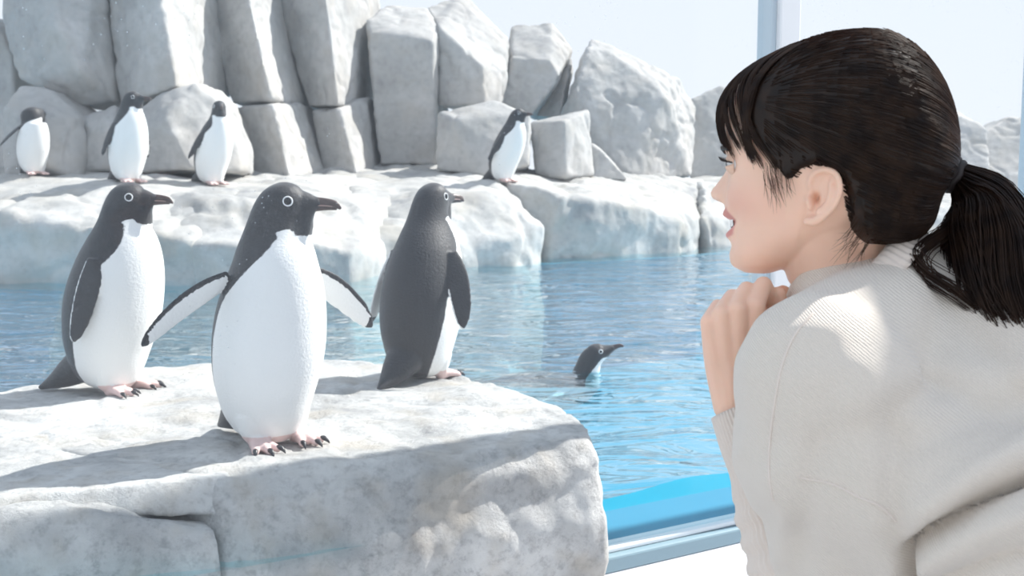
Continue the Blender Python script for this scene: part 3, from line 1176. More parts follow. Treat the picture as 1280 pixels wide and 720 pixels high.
PHI = math.radians(12.0)                     # the face turns a little away from the camera
BETA = math.atan((1035 - 640) / F)           # bearing of the head from the camera
DH = 1.15
H0 = P(1035, 215, DH)
KX, KZ = 1 / 1240.0, 1 / 1193.0
FD = Vector((-math.cos(PHI + BETA), math.sin(PHI + BETA), 0))      # where the face points
SDV = Vector((-math.sin(PHI + BETA), -math.cos(PHI + BETA), 0))    # the side towards the camera
CP = math.cos(PHI)


def HL(x, s, y):
    """head point: x, y as in a side view (pixels), s = sideways in pixels"""
    return H0 + FD * ((1035 - x) / CP * KX) + SDV * (s * KZ) + Vector((0, 0, (215 - y) * KZ))


def to_head(co):
    q = co - np.array(H0)
    return 1035 - (q @ np.array(FD)) / KX * CP, q @ np.array(SDV) / KZ, 215 - q[:, 2] / KZ


SK = np.array([(58, 1050, 1085, 12), (63, 1015, 1105, 34), (72, 978, 1130, 55), (90, 938, 1156, 74), (115, 915, 1170, 84), (145, 906, 1175, 88), (170, 904, 1174, 89),
               (190, 907, 1170, 87), (205, 910, 1163, 84), (225, 911, 1150, 80), (245, 908, 1135, 76), (262, 905.5, 1115, 72), (280, 908, 1090, 67), (295, 910, 1060, 62),
               (310, 912.5, 1035, 55), (325, 911.5, 1010, 45), (337, 917, 985, 32), (344, 931, 965, 16)], float)


def head_ring(tab, y, n, exf=2.35, nose=False):
    xf, xb, W = (float(spl(tab[:, 0], tab[:, i], y)) for i in (1, 2, 3))
    c = xf * .46 + xb * .54
    row = []
    for t in np.linspace(0, 2 * math.pi, n, endpoint=False):
        ct, st = math.cos(t), math.sin(t)
        e = 2 / exf if ct > 0 else 1.0
        fx = (c - xf) * abs(ct) ** e if ct > 0 else (xb - c) * ct
        sd_ = W * math.copysign(abs(st) ** e, st)
        row.append((c - fx, sd_))
    return row


mb = MB()
rows = []
for y in np.concatenate([np.linspace(58, 72, 6), np.linspace(76, 195, 30), np.linspace(198, 344, 74)]):
    r = []
    for (x, s) in head_ring(SK, y, 120, 2.35 - .38 * float(sstep(y, 235, 272))):
        if x < 1010:
            g = lambda v, c, w: math.exp(-((v - c) / w) ** 2)
            nz = float(spl([196, 205, 217, 233, 242, 250, 256, 261], [0, 2.5, 8.5, 17, 20.5, 16, 5, 0], y)) if 196 < y < 261 else 0
            sg = float(spl([196, 217, 242, 261], [8, 9.5, 13.5, 15], y))
            x -= 1.32 * nz * g(s, 0, sg)
            x -= 6.5 * (g(s, 14.5, 5) + g(s, -14.5, 5)) * g(y, 247, 6)
            ym = y + 7 * (s / 27) ** 2
            side = g(s, 0, 26)
            x += 5.0 * (min(abs(s), 32) / 24) ** 2 * g(y, 284, 20)
            x -= 6.5 * g(ym, 270, 5.5) * side
            x -= 6.0 * g(ym, 297, 6) * side
            x += 12.0 * g(ym, 283.5, 6.0) * g(s, 0, 25)
            x += 2.0 * g(y, 309, 6) * g(s, 0, 22)
            x += 7.0 * (g(s, 36, 13) + g(s, -36, 13)) * g(y, 203, 9)
            x -= 2.5 * (g(s, 30, 20) + g(s, -30, 20)) * g(y, 188, 7)
            x -= 4.0 * (g(s, 46, 16) + g(s, -46, 16)) * g(y, 246, 18)
        r.append(tuple(HL(x, s, y)))
    rows.append(r)
mb.loft(rows)
# ears
for sd_ in (1, -1):
    ear = [(1021, 243, 76), (1014, 231, 79), (1019, 217, 82), (1034, 212, 85), (1047, 218, 88), (1052, 234, 90), (1047, 251, 88), (1036, 264, 84), (1022, 273, 80), (1012, 273, 77)]
    mb.tube([HL(x + 17, s * sd_, y) for x, y, s in ear], [.0026, .0028, .0030, .0031, .0032, .0032, .0031, .0034, .0050, .0045], 10)
    ax = (HL(1069, 88 * sd_, 235) - HL(1030, 77 * sd_, 248)) * 0.5
    up = (HL(1050, 84 * sd_, 214) - HL(1036, 79 * sd_, 272)) * 0.5
    nn = ax.cross(up).normalized() * .0020
    mb.ellipsoid(HL(1048, 78 * sd_, 243), (ax * .9, up * .95, nn))
    mb.tube([HL(1057, 85 * sd_, 226), HL(1058, 87 * sd_, 240), HL(1052, 85 * sd_, 254), HL(1041, 82 * sd_, 262)], [.0022, .0028, .0027, .0020], 10)
    mb.tube([HL(1029, 78 * sd_, 244), HL(1031, 81 * sd_, 251), HL(1032, 80 * sd_, 258)], [.0026, .0034, .0026], 10)
# neck
C7 = P(1140, 348, 1.165)
NB = P(1112, 395, 1.15)
mb.tube([HL(1030, 0, 262), P(1040, 325, 1.165), P(1078, 362, 1.155), P(1125, 410, 1.15)], [.050, .0505, .052, .062], 28)
mb.tube([HL(1065, 0, 245), P(1085, 318, 1.165), P(1125, 372, 1.155)], [.045, .045, .05], 20)
# torso core and arms (under the sweater)
LD = Vector((-0.6, -0.8, 0))
SHL = Vector((.292, 1.015, 1.205))
SHR = Vector((.520, 1.300, 1.205))
HIP = Vector((.70, .93, .90))
mb.tube([NB, NB.lerp(HIP, .5), HIP], [.07, .10, .11], 20)
mb.tube([SHL + Vector((.03, .03, 0)), C7 - Vector((0, 0, .04)), SHR - Vector((.03, .03, 0))], [.04, .045, .04], 16)
ELL = Vector((.308, 1.03, .945))
WRL = P(917, 506, 1.125)
ELR = Vector((.40, 1.36, .945))
WRR = P(962, 500, 1.215)
for sh, el, wr in ((SHL, ELL, WRL), (SHR, ELR, WRR)):
    mb.tube([sh, sh.lerp(el, .5), el], [.046, .042, .036], 16)
    mb.tube([el, el.lerp(wr, .35), el.lerp(wr, .8), wr], [.036, .036, .024, .0205], 18)
# left hand: back of the hand to the camera, fingers folded away over the other hand
mcp = [P(886, 402, 1.112), P(902, 392, 1.106), P(922, 386, 1.104), P(944, 382, 1.108)]
pip = [P(897, 383, 1.134), P(915, 371, 1.130), P(933, 362, 1.128), P(954, 356, 1.130)]
dip = [P(910, 397, 1.150), P(927, 386, 1.150), P(945, 378, 1.150), P(964, 374, 1.150)]
tip = [P(917, 413, 1.150), P(934, 404, 1.151), P(951, 398, 1.152), P(968, 394, 1.152)]
fr = [.0076, .0084, .0088, .0090]
for a, b_, c, d_, r_ in zip(mcp, pip, dip, tip, fr):
    mb.tube([a, b_], [r_ * 1.12, r_], 14)
    mb.tube([b_, c], [r_ * 1.02, r_ * .92], 14)
    mb.tube([c, d_], [r_ * .92, r_ * .82], 14)
wv = WRL
for i, a in enumerate(mcp):
    off = wv + (a - mcp[1]) * .28
    mb.tube([off, off.lerp(a, .5) + Vector((0, .004, 0)), a], [.0175, .0150, fr[i] * 1.18], 14)
mb.tube([wv, P(912, 450, 1.123), P(916, 408, 1.118)], [.020, .019, .015], 14)
mb.tube([P(930, 480, 1.135), P(946, 444, 1.145), P(960, 415, 1.150)], [.014, .0145, .0115], 14)      # thumb base
mb.tube([P(960, 415, 1.150), P(976, 391, 1.148)], [.0108, .0098], 14)
mb.tube([P(976, 391, 1.148), P(973, 367, 1.144)], [.0098, .0078], 14)
# right hand, clasped behind it
mcr = [P(905, 405, 1.205), P(923, 392, 1.207), P(942, 384, 1.208), P(962, 382, 1.206)]
for i, a in enumerate(mcr):
    b_ = a + Vector((.010, -.018, .016))
    c = b_ + Vector((.010, -.010, -.016))
    d_ = c + Vector((.004, .006, -.014))
    r_ = fr[i]
    mb.tube([a, b_], [r_ * 1.1, r_], 12)
    mb.tube([b_, c], [r_, r_ * .9], 12)
    mb.tube([c, d_], [r_ * .9, r_ * .8], 12)
    off = WRR + (a - mcr[1]) * .28
    mb.tube([off, off.lerp(a, .5), a], [.0175, .0150, r_ * 1.18], 12)
mb.tube([P(965, 475, 1.20), P(978, 430, 1.19), P(982, 400, 1.182), P(976, 376, 1.178)], [.014, .013, .0105, .008], 14)

skin = remesh(mb.mesh(), 0.0020, 1)
co = get_co(skin)
hx, hs, hy = to_head(co)
canal = np.exp(-((hx - 1038) / 4.5) ** 2 - ((hy - 246) / 6) ** 2) * (np.abs(hs) > 60)
nostril = np.exp(-((np.abs(hs) - 8) / 4) ** 2 - ((hy - 255.5) / 3) ** 2) * (hx < 908)
co = co - (np.sign(hs) * canal * 14 * KZ)[:, None] * np.array(SDV)
co[:, 2] += nostril * 6 * KZ
set_co(skin, co)
base = np.tile(np.array([0.86, 0.565, 0.425]), (len(co), 1))
n_ = fbm(co * 35, 3, 5)[:, None]
base *= 1 + 0.05 * n_


def tint(mask, colr, amt):
    global base
    k = np.clip(mask * amt, 0, 1)[:, None]
    base = base * (1 - k) + np.array(colr) * k


nearhead = (hy < 345) & (hx < 1000) & (np.abs(hs) < 80)
ym = hy + 7 * (hs / 27) ** 2
lip = ((ym > 264) & (ym < 303)) * sstep(30 - np.abs(hs), 0, 5) * nearhead * (hx < 935)
tint(lip * sstep(ym, 264, 267) * (1 - sstep(ym, 280, 282)), (0.60, 0.22, 0.20), .85)
tint(lip * sstep(ym, 287, 289) * (1 - sstep(ym, 300, 303)), (0.62, 0.22, 0.20), .85)
tint(lip * sstep(ym, 280, 282) * (1 - sstep(ym, 287, 289)), (0.45, 0.13, 0.12), .9)
tint(np.exp(-((np.abs(hs) - 50) / 22) ** 2 - ((hy - 252) / 22) ** 2) * nearhead, (0.78, 0.38, 0.31), .35)
cl = skin.attributes.new('Col', 'FLOAT_COLOR', 'POINT')
cl.data.foreach_set('color', np.concatenate([base, np.ones((len(base), 1))], 1).astype(np.float32).ravel())

person = empty('person', (.62, 1.0, 0))
tag(person, 'woman in a cream knit sweater with a dark ponytail, hands clasped under her chin', 'person')
put('body', skin, M['skin'], person)

# teeth and eyes
te = MB()
vs, fs = [], []
cols = 22
for j in range(cols):
    s = -21 + 42 * j / (cols - 1)
    for k, yy in enumerate((276.5, 282, 287.5)):
        y = yy - 7 * (s / 27) ** 2
        x = 910.5 + 15 * (s / 27) ** 2 + (0.8 if k == 2 else 0)
        vs.append(tuple(HL(x, s, y)))
        vs.append(tuple(HL(x + 4, s, y)))
for j in range(cols - 1):
    for k in range(2):
        a = j * 6 + k * 2
        fs.append((a, a + 6, a + 8, a + 2))
        fs.append((a + 1, a + 3, a + 9, a + 7))
te.add(vs, fs)
put('teeth', te.mesh(), M['teeth'], person)
for sd_ in (1, -1):
    c = HL(929, 36 * sd_, 204)
    R_ = 14.0 * KZ
    e = MB()
    e.ellipsoid(c, (FD * R_, SDV * R_, Vector((0, 0, R_))), 24, 14)
    eo = put('eye', e.mesh(), M['eye_white'], person)
    ir = MB()
    gz = (FD + SDV * (.12 * sd_) - Vector((0, 0, .1))).normalized()
    ir.ellipsoid(c + gz * (R_ * .80), (gz * (R_ * .26), gz.cross(Vector((0, 0, 1))).normalized() * (R_ * .46), gz.cross(Vector((0, 0, 1))).cross(gz).normalized() * (R_ * .46)), 20, 10)
    put('iris', ir.mesh(), M['iris'], eo)
    # eyelids: parts of a slightly larger sphere
    for nm, lo_, hi_ in (('eyelid', 9, 95), ('eyelid', -75, -15)):
        vs, fs = [], []
        na_, nb_ = 22, 9
        for i in range(na_):
            az = math.radians(-88 + 176 * i / (na_ - 1))
            lim = lo_ if lo_ > 0 else hi_
            edge = lim * math.cos(az) ** .6 * (1 if lo_ > 0 else 1)
            for j in range(nb_):
                q_ = j / (nb_ - 1)
                el = math.radians(edge + ((hi_ - edge) if lo_ > 0 else (lo_ - edge)) * q_)
                dv = FD * (math.cos(el) * math.cos(az)) + SDV * (math.cos(el) * math.sin(az)) + Vector((0, 0, math.sin(el)))
                for rr in (1.06, 1.16):
                    vs.append(tuple(c + dv * (R_ * rr)))
        w_ = nb_ * 2
        for i in range(na_ - 1):
            for j in range(nb_ - 1):
                a = i * w_ + j * 2
                fs.append((a, a + 2, a + w_ + 2, a + w_))
                fs.append((a + 1, a + w_ + 1, a + w_ + 3, a + 3))
            a = i * w_
            fs.append((a, a + w_, a + w_ + 1, a + 1))
        lm = MB()
        lm.add(vs, fs)
        lme = lm.mesh()
        at = lme.attributes.new('Col', 'FLOAT_COLOR', 'POINT')
        at.data.foreach_set('color', np.tile(np.array([.80, .51, .38, 1], np.float32), len(lme.vertices)))
        put(nm, lme, M['skin'], eo)
    ls = MB()
    for i in range(20):
        az = math.radians(-55 + 120 * i / 19)
        el = math.radians(9 * math.cos(az) ** .6)
        dv = FD * (math.cos(el) * math.cos(az)) + SDV * (sd_ * math.cos(el) * math.sin(az)) + Vector((0, 0, math.sin(el)))
        p0 = c + dv * (R_ * 1.10)
        p1 = p0 + dv * .0045 + Vector((0, 0, .0002))
        p2 = p1 + dv * .003 + Vector((0, 0, .0035))
        ls.tube([p0, p1, p2], [.0008, .0006, .0002], 6, sub=2, caps=1)
    ln = []
    for i in range(24):
        az = math.radians(-80 + 160 * i / 23)
        el = math.radians(9 * max(0.0, math.cos(az)) ** .6)
        ln.append(c + (FD * (math.cos(el) * math.cos(az)) + SDV * (sd_ * math.cos(el) * math.sin(az)) + Vector((0, 0, math.sin(el)))) * (R_ * 1.12))
    ls.tube(ln, [.0009] * len(ln), 6, sub=1, caps=1)
    put('eyelashes', ls.mesh(), M['tie'], eo)
    br = MB()
    br.tube([HL(907, 18 * sd_, 190), HL(908, 34 * sd_, 184), HL(922, 56 * sd_, 188)], [.0022, .0025, .0010], 8)
    put('eyebrow', br.mesh(), M['hair'], person)

# ---- hair
HR = np.array([(43, 1062, 1092, 8), (47, 1030, 1104, 28), (54, 1002, 1118, 48), (70, 963, 1140, 71), (90, 932, 1157, 87), (115, 910, 1172, 96), (145, 899, 1183, 100), (170, 898, 1188, 100),
               (190, 901, 1190, 97), (205, 905, 1189, 93), (225, 908, 1180, 89), (245, 910, 1171, 86), (262, 912, 1167, 81), (280, 930, 1160, 74), (295, 980, 1142, 60), (304, 1030, 1110, 40)], float)
POLY = np.array([(926, 108), (940, 150), (962, 185), (984, 212), (1000, 230), (1010, 226), (1022, 214), (1046, 207), (1068, 218), (1080, 246), (1088, 280), (1102, 303), (1140, 312), (1220, 312),
                 (1260, 200), (1220, -20), (890, -20)], float)


def poly_sd(x, y):
    d = np.full(x.shape, 1e9)
    inside = np.zeros(x.shape, bool)
    n = len(POLY)
    for i in range(n):
        a, b_ = POLY[i], POLY[(i + 1) % n]
        e = b_ - a
        t = np.clip(((x - a[0]) * e[0] + (y - a[1]) * e[1]) / (e @ e), 0, 1)
        d = np.minimum(d, np.hypot(x - a[0] - t * e[0], y - a[1] - t * e[1]))
        c = ((a[1] > y) != (b_[1] > y)) & (x < (b_[0] - a[0]) * (y - a[1]) / (b_[1] - a[1] + 1e-9) + a[0])
        inside ^= c
    return np.where(inside, d, -d)


hm = MB()
rows = []
for y in np.concatenate([np.linspace(43, 70, 14), np.linspace(74, 304, 84)]):
    ring_ = head_ring(HR, y, 150, 2.1)
    arr = np.array(ring_)
    sdv = poly_sd(arr[:, 0], np.full(len(arr), y))
    k = sstep(sdv, -2, 9)
    mid = np.array([arr[:, 0].mean(), 0.0])
    r = []
    for (x, s), kk in zip(ring_, k):
        lo_ = .80 - .36 * float(sstep(y, 236, 282))
        f = lo_ + (1 - lo_) * kk
        gro = 1.0
        r.append(tuple(HL(mid[0] + (x - mid[0]) * f * gro, s * f * gro, y)))
    rows.append(r)
hm.loft(rows)
hair_me = hm.mesh()
hair_bvh = BVHTree.FromPolygons([v.co.copy() for v in hair_me.vertices], [tuple(p.vertices) for p in hair_me.polygons])
hair_ob = put('hair', hair_me, M['hair'], person)


def strands(paths, rad):
    """paths M x N x 3 -> mesh of thin three-sided tapering tubes"""
    Mn, N, _ = paths.shape
    tg = np.gradient(paths, axis=1)
    tg /= np.linalg.norm(tg, axis=2, keepdims=True) + 1e-9
    ref = np.array([0.3, -0.9, 0.3])
    u = np.cross(tg, ref)
    u /= np.linalg.norm(u, axis=2, keepdims=True) + 1e-9
    w = np.cross(tg, u)
    tt = np.linspace(0, 1, N)
    rr = (rad * (1 - 0.75 * np.clip((tt - .6) / .4, 0, 1)))[None, :, None]
    if np.ndim(rad) > 0:
        pass
    vs = np.stack([paths + (u * math.cos(a) + w * math.sin(a)) * rr for a in (0, 2.094, 4.189)], 2).reshape(-1, 3)
    base_ = (np.arange(Mn)[:, None] * N + np.arange(N - 1)[None, :]).ravel() * 3
    fs = []
    for j in range(3):
        k = (j + 1) % 3
        fs.append(np.stack([base_ + j, base_ + k, base_ + 3 + k, base_ + 3 + j], 1))
    fs = np.concatenate(fs)
    me = bpy.data.meshes.new('s')
    me.from_pydata(vs.tolist(), [], fs.tolist())
    me.update()
    shade(me)
    return me


TIE = P(1181, 215, 1.160)
OC = HL(1050, 0, 170)
paths = []
tries = 0
while len(paths) < 4200 and tries < 22000:
    tries += 1
    y = RNG.uniform(45, 300) if tries % 5 else RNG.uniform(235, 303)
    t = RNG.uniform(0, 2 * math.pi)
    ring_ = head_ring(HR, y, 64, 2.1)
    x, s = ring_[int(t / (2 * math.pi) * 64) % 64]
    if poly_sd(np.array([x]), np.array([y]))[0] < (3 if y < 232 else -1) or x > 1150:
        continue
    a = (HL(x, s, y) - OC).normalized()
    e = (TIE - OC).normalized()
    om = math.acos(max(-1, min(1, a.dot(e))))
    if om < .18 or om > 2.9:
        continue
    lift = RNG.uniform(0.0004, 0.0016)
    wob = RNG.normal(0, 0.012, 3)
    path = []
    for q_ in np.linspace(0, 1, 16):
        dv = (a * math.sin((1 - q_) * om) + e * math.sin(q_ * om)) / math.sin(om)
        dv = (dv + Vector(wob) * math.sin(q_ * math.pi)).normalized()
        hit = hair_bvh.ray_cast(OC + dv * .4, -dv)
        pt = hit[0] if hit[0] else OC + dv * .1
        path.append(np.array(pt + dv * lift * (1 - .5 * q_)))
    path[-1] = np.array(TIE) + RNG.normal(0, .004, 3)
    paths.append(path)
paths = np.array(paths)
sm = paths.copy()
for _ in range(2):
    sm[:, 1:-1] = (sm[:, :-2] + 2 * sm[:, 1:-1] + sm[:, 2:]) / 4
put('hair_strands', strands(sm, 0.00045), M['hair_strand'], hair_ob)

# fringe: locks sweeping from the crown over the forehead
paths = []
for i in range(1500):
    cl_ = RNG.integers(0, 34)
    th0 = -66 + 132 * (cl_ + .5) / 34 + RNG.normal(0, 1.1)
    y_end = 170 + 40 * (abs(th0) / 66) ** 1.5 + RNG.normal(0, 3.5) + (cl_ * 37 % 9) - 4
    puff = 9 - 4 * abs(th0) / 66 + RNG.uniform(-2.5, 1.0)
    row = []
    for q_ in np.linspace(0, 1, 16):
        y = 60 + (y_end - 60) * q_ ** 1.25
        th = math.radians(th0 * (.72 + .28 * q_) + 5 * math.sin(q_ * 5 + cl_))
        xf, xb, W = (float(spl(HR[:, 0], HR[:, k], y)) for k in (1, 2, 3))
        c = xf * .46 + xb * .54
        e = 2 / 2.1
        of = 1 + puff * math.sin(math.pi * min(1, .12 + q_ * .88)) ** .8 / 130 + .004
        x, s_ = (c - xf) * math.cos(th) ** e * of, W * math.copysign(abs(math.sin(th)) ** e, th) * of
        row.append(np.array(HL(c - x, s_, y)))
    paths.append(row)
put('fringe', strands(np.array(paths), 0.00055), M['hair_strand'], person)

# wisps before the ear and at the nape
for nm, n in (('temple_wisps', 46), ('nape_wisps', 40)):
    paths = []
    for i in range(n):
        if nm == 'temple_wisps':
            x0, y0, s0 = RNG.uniform(975, 1008), RNG.uniform(200, 226), 86
            pts = [(x0, s0, y0), (x0 + 2, s0 - 1.5, y0 + 14), (x0 + RNG.uniform(0, 14), s0 - 4, y0 + RNG.uniform(20, 46))]
        else:
            x0, y0, s0 = RNG.uniform(1082, 1106), RNG.uniform(262, 300), 66
            pts = [(x0, s0, y0), (x0 - 8, s0 - 1, y0 + 14), (x0 - RNG.uniform(8, 34), s0 - 5, y0 + RNG.uniform(16, 40))]
        pts = np.array(pts, float)
        tt = np.linspace(0, 2, 10)
        paths.append([np.array(HL(a, b_, c)) for a, b_, c in zip(spl(range(3), pts[:, 0], tt), spl(range(3), pts[:, 1], tt), spl(range(3), pts[:, 2], tt))])
    put(nm, strands(np.array(paths), 0.00022), M['hair_strand'], person)

# tie
tb = MB()
tdir = (P(1205, 226, 1.155) - TIE).normalized()
u = tdir.cross(Vector((0, 1, 0))).normalized()
v = tdir.cross(u)
for k, (off, R_, r_) in enumerate(((-.004, .0155, .0052), (.004, .0160, .0055), (.011, .0150, .0046))):
    n = 26
    vs, fs = [], []
    for i in range(n):
        a = 2 * math.pi * i / n
        rd = u * math.cos(a) + v * math.sin(a)
        for j in range(8):
            b_ = 2 * math.pi * j / 8
            vs.append(tuple(TIE + tdir * (off + r_ * math.sin(b_) + .0012 * math.sin(5 * a)) + rd * (R_ + r_ * math.cos(b_))))
            fs.append((i * 8 + j, ((i + 1) % n) * 8 + j, ((i + 1) % n) * 8 + (j + 1) % 8, i * 8 + (j + 1) % 8))
    tb.add(vs, fs)
put('hair_tie', tb.mesh(), M['tie'], person)

# ponytail
tail = [(1176, 214, 1.160), (1200, 222, 1.157), (1226, 250, 1.145), (1240, 300, 1.120), (1258, 360, 1.085), (1288, 425, 1.055), (1315, 500, 1.030), (1332, 590, 1.010)]
trad = [13, 18, 38, 57, 62, 60, 48, 16]
tp = [P(*q_) for q_ in tail]
tr_ = [r_ * 1.10 / F for r_ in trad]
pm = MB()
pm.tube(tp, [r_ * .84 for r_ in tr_], 30, sub=6)
pt_ob = put('ponytail', pm.mesh(), M['hair'], person)
NP = 26
tt = np.linspace(0, len(tp) - 1, NP)
cen = np.stack([spl(range(len(tp)), [p[i] for p in tp], tt) for i in range(3)], 1)
rad_ = spl(range(len(tp)), tr_, tt)
tg = np.gradient(cen, axis=0)
tg /= np.linalg.norm(tg, axis=1, keepdims=True)
uu = np.cross(tg, np.array([0, 1.0, 0]))
uu /= np.linalg.norm(uu, axis=1, keepdims=True)
ww = np.cross(tg, uu)
paths = []
for i in range(2200):
    a = RNG.uniform(0, 2 * math.pi)
    rr = .80 + .24 * RNG.random() ** 1.2 if i % 9 else .98 + .16 * RNG.random()
    tw = RNG.normal(0, .22)
    wf, wp, wa = RNG.uniform(1.5, 3.5), RNG.uniform(0, 6.3), RNG.uniform(.0, .06)
    q_ = np.linspace(0, 1, NP)
    aa_ = a + tw * q_ + .16 * np.sin(q_ * 6 + math.floor(a * 5))
    r2 = rad_ * (rr + wa * np.sin(wf * 6.28 * q_ + wp) * q_)
    paths.append(cen + uu * (r2 * np.cos(aa_))[:, None] + ww * (r2 * np.sin(aa_))[:, None])
put('ponytail_strands', strands(np.array(paths), 0.0006), M['hair_strand'], pt_ob)
paths = []
for i in range(70):
    j = RNG.normal(0, 1, 2)
    pts = [(1200 + j[0] * 4, 262, 1.13), (1178 + j[0] * 6, 292 + j[1] * 3, 1.115), (1148 + j[0] * 5, 318 + j[1] * 5, 1.095), (1158 + j[0] * 5, 342 + j[1] * 6, 1.075), (1196 + j[0] * 7, 366 + j[1] * 6, 1.058),
           (1232 + j[0] * 6, 396 + j[1] * 4, 1.045)]
    w3 = np.array([np.array(P(*q_)) for q_ in pts])
    t2 = np.linspace(0, 5, 18)
    paths.append(np.stack([spl(range(6), w3[:, k], t2) for k in range(3)], 1))
put('curled_lock', strands(np.array(paths), 0.00055), M['hair_strand'], pt_ob)

# ---- sweater
sw = MB()
axt = (HIP - NB).normalized()
bnorm = axt.cross(LD).normalized()
NBl = NB + Vector((.01, 0, -.03))
sw.tube([NBl, NBl.lerp(HIP, .35), NBl.lerp(HIP, .7), HIP + axt * .05], [.135, .180, .190, .185], 36, flat=(tuple(bnorm), .62))
sw.tube([SHL, SHL.lerp(C7, .5) + Vector((0, 0, -.004)), C7 - Vector((0, 0, .012)), SHR.lerp(C7, .5), SHR], [.082, .068, .048, .068, .082], 28)
sw.tube([C7 + Vector((0, 0, -.02)), C7.lerp(HIP, .3)], [.07, .13], 24)
for sh, el, sgn in ((SHL, ELL, 1), (SHR, ELR, -1)):
    sw.tube([sh, sh.lerp(el, .5) + Vector((.021, .004, 0)), el + Vector((.034, .006, -.02))], [.086, .079, .066], 28)
    sw.tube([sh.lerp(el, .25), NBl.lerp(HIP, .55) + LD * (.10 * sgn)], [.09, .11], 24)
sw.tube([ELL + Vector((.02, 0, 0)), ELL.lerp(WRL, .22)], [.056, .046], 24)
sw.tube([ELR, ELR.lerp(WRR, .45)], [.062, .050], 24)
swm = remesh(sw.mesh(), 0.0052, 14, 0.6)
co, no = get_co(swm), get_no(swm)
px_, py_ = proj(co)
facing = sstep(-(no * (co - np.array([0, 0, CAMZ])) / np.linalg.norm(co - np.array([0, 0, CAMZ]), axis=1, keepdims=True)).sum(1), 0.0, 0.3)


def pl_dist(poly):
    d = np.full(len(co), 1e9)
    for a, b_ in zip(poly[:-1], poly[1:]):
        a, b_ = np.array(a, float), np.array(b_, float)
        e = b_ - a
        t = np.clip(((px_ - a[0]) * e[0] + (py_ - a[1]) * e[1]) / (e @ e), 0, 1)
        d = np.minimum(d, np.hypot(px_ - a[0] - t * e[0], py_ - a[1] - t * e[1]))
    return d


dsp = 0.0055 * fbm(co * np.array([8, 8, 5]), 3, 77)
for poly, amp, wd in [([(1134, 760), (1132, 700), (1160, 668), (1220, 628), (1300, 585)], -.022, 9),
                      ([(1150, 640), (1220, 592), (1300, 548)], .008, 22),
                      ([(1160, 700), (1230, 665), (1300, 640)], .009, 20),
                      ([(1170, 730), (1240, 700), (1300, 685)], -.006, 8),
                      ([(1085, 470), (1075, 560), (1095, 650)], .004, 26),
                      ([(1120, 540), (1112, 620), (1128, 690)], -.005, 16),
                      ([(1020, 560), (1005, 640), (1000, 720)], -.004, 18),
                      ([(1060, 500), (1160, 460), (1280, 470)], .003, 22),
                      ([(1140, 560), (1220, 520), (1300, 500)], -.004, 20),
                      ([(960, 600), (985, 640), (975, 700)], .003, 14)]:
    dsp = dsp + 1.5 * amp * np.exp(-(pl_dist(poly) / wd) ** 2) * facing
co = co + no * dsp[:, None]
set_co(swm, co)
sw_bvh = BVHTree.FromPolygons([Vector(c) for c in co], [tuple(p.vertices) for p in swm.polygons])
sw_ob = put('sweater', swm, M['knit'], person)
for poly in ([(1016, 392), (994, 418), (978, 455), (969, 500), (963, 545), (961, 590), (966, 625)], [(1000, 597), (1040, 605), (1075, 622), (1100, 633), (1120, 652)]):
    pts = []
    po = np.array(poly, float)
    t2 = np.linspace(0, len(po) - 1, 30)
    for x, y in zip(spl(range(len(po)), po[:, 0], t2), spl(range(len(po)), po[:, 1], t2)):
        hit = sw_bvh.ray_cast(Vector((0, 0, CAMZ)), ray(x, y).normalized())
        if hit[0]:
            pts.append(hit[0] + hit[1] * .0002)
    if len(pts) > 3:
        s_ = MB()
        s_.tube(pts, [.0011] * len(pts), 8, sub=1)
        put('seam', s_.mesh(), M['knit_plain'], sw_ob)


def rib_band(cs, rs, dirs, ribs, amp, thick):
    """ribbed open band: centres, radii (two per ring as axes u, v)"""
    n = ribs * 4
    rows_ = []
    for c, r_, (u, v) in zip(cs, rs, dirs):
        row = []
        for i in range(n):
            a = 2 * math.pi * i / n
            rr = r_ + amp * (1 if i % 4 in (0, 1) else -1)
            row.append(tuple(c + u * (rr * math.cos(a)) + v * (rr * math.sin(a))))
        rows_.append(row)
    for c, r_, (u, v) in reversed(list(zip(cs, rs, dirs))):
        rows_.append([tuple(c + u * ((r_ - thick) * math.cos(2 * math.pi * i / n)) + v * ((r_ - thick) * math.sin(2 * math.pi * i / n))) for i in range(n)])
    vs = [p for r_ in rows_ for p in r_]
    fs = []
    R_ = len(rows_)
    for i in range(R_):
        for j in range(n):
            k = (j + 1) % n
            fs.append((i * n + j, i * n + k, ((i + 1) % R_) * n + k, ((i + 1) % R_) * n + j))
    m_ = MB()
    m_.add(vs, fs)
    return m_.mesh()


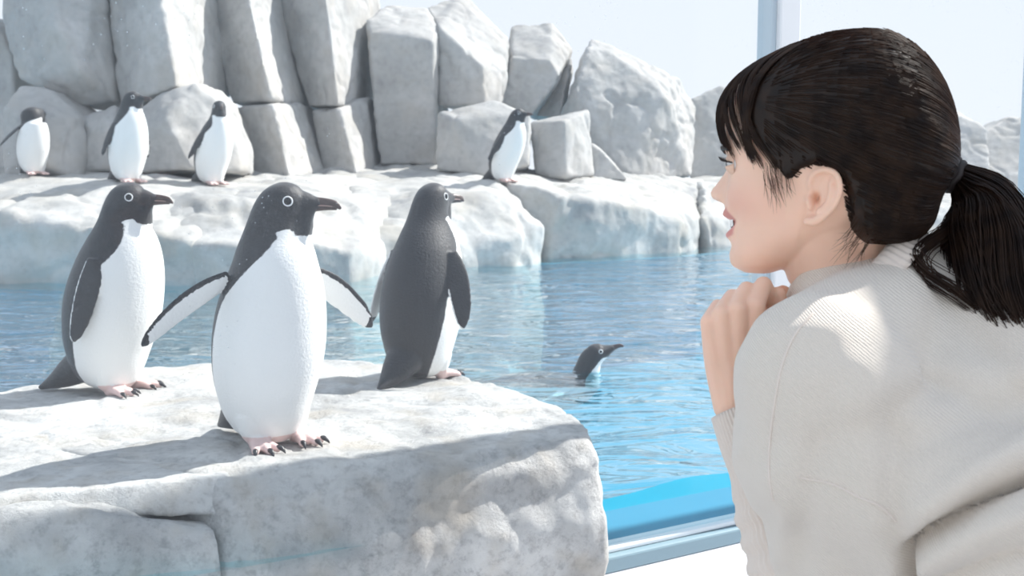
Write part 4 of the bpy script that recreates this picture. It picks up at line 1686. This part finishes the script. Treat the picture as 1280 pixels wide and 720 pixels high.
# collar band round the neck
na_ = (NB - P(1010, 300, 1.167)).normalized()
u = na_.cross(Vector((0, 1, 0))).normalized()
v = na_.cross(u)
cc = P(1068, 347, 1.156)
u2 = u
cs = [cc + na_ * o for o in (.020, .010, .002, -.004, -.007)]
put('collar', rib_band(cs, [.084, .080, .077, .074, .069], [(u, v * .95)] * 5, 62, .0007, .006), M['knit_plain'], sw_ob)
# ribbed sleeves of the forearms
for el, wr in ((ELL, WRL), (ELR, WRR)):
    ax = (el - wr).normalized()
    u = ax.cross(Vector((0, 1, 0))).normalized()
    v = ax.cross(u)
    L_ = (el - wr).length
    cs, rs = [], []
    for q_ in np.linspace(0, 1, 40):
        cs.append(wr + ax * (.006 + q_ * L_ * .96))
        r0 = float(spl([0, .12, .3, .34, .6, 1], [.0265, .0290, .0320, .0350, .045, .060], q_))
        if q_ > .36:
            r0 += .0022 * math.sin(q_ * 60)
        rs.append(r0)
    put('sleeve', rib_band(cs, rs, [(u, v)] * len(cs), 44, .0007, .004), M['knit_plain'], sw_ob)

# trousers and shoes (below the frame)
tm = MB()
tm.tube([HIP - axt * .02, HIP + Vector((-.02, .02, -.12))], [.15, .155], 28, flat=(tuple(bnorm), .75))
for sgn in (1, -1):
    a = HIP + LD * (.085 * sgn) + Vector((-.01, .01, -.08))
    k = Vector((a.x - .06, a.y + .05, .47))
    f_ = Vector((a.x - .02, a.y + .02, .09))
    tm.tube([a, k, f_], [.098, .066, .052], 22)
put('trousers', remesh(tm.mesh(), 0.012, 3), M['trousers'], person)
for sgn in (1, -1):
    a = HIP + LD * (.085 * sgn)
    f_ = Vector((a.x - .03, a.y + .03, 0))
    s_ = MB()
    dv = Vector((-.8, .6, 0))
    s_.tube([f_ - dv * .04 + Vector((0, 0, .045)), f_ + dv * .05 + Vector((0, 0, .042)), f_ + dv * .15 + Vector((0, 0, .032))], [.045, .044, .030], 18)
    m_ = remesh(s_.mesh(), 0.008, 2)
    c_ = get_co(m_)
    c_[:, 2] = np.maximum(c_[:, 2], .001)
    set_co(m_, c_)
    put('shoe', m_, M['shoe'], person)

for o in bpy.data.objects:
    if '_base' in o:
        del o['_base']
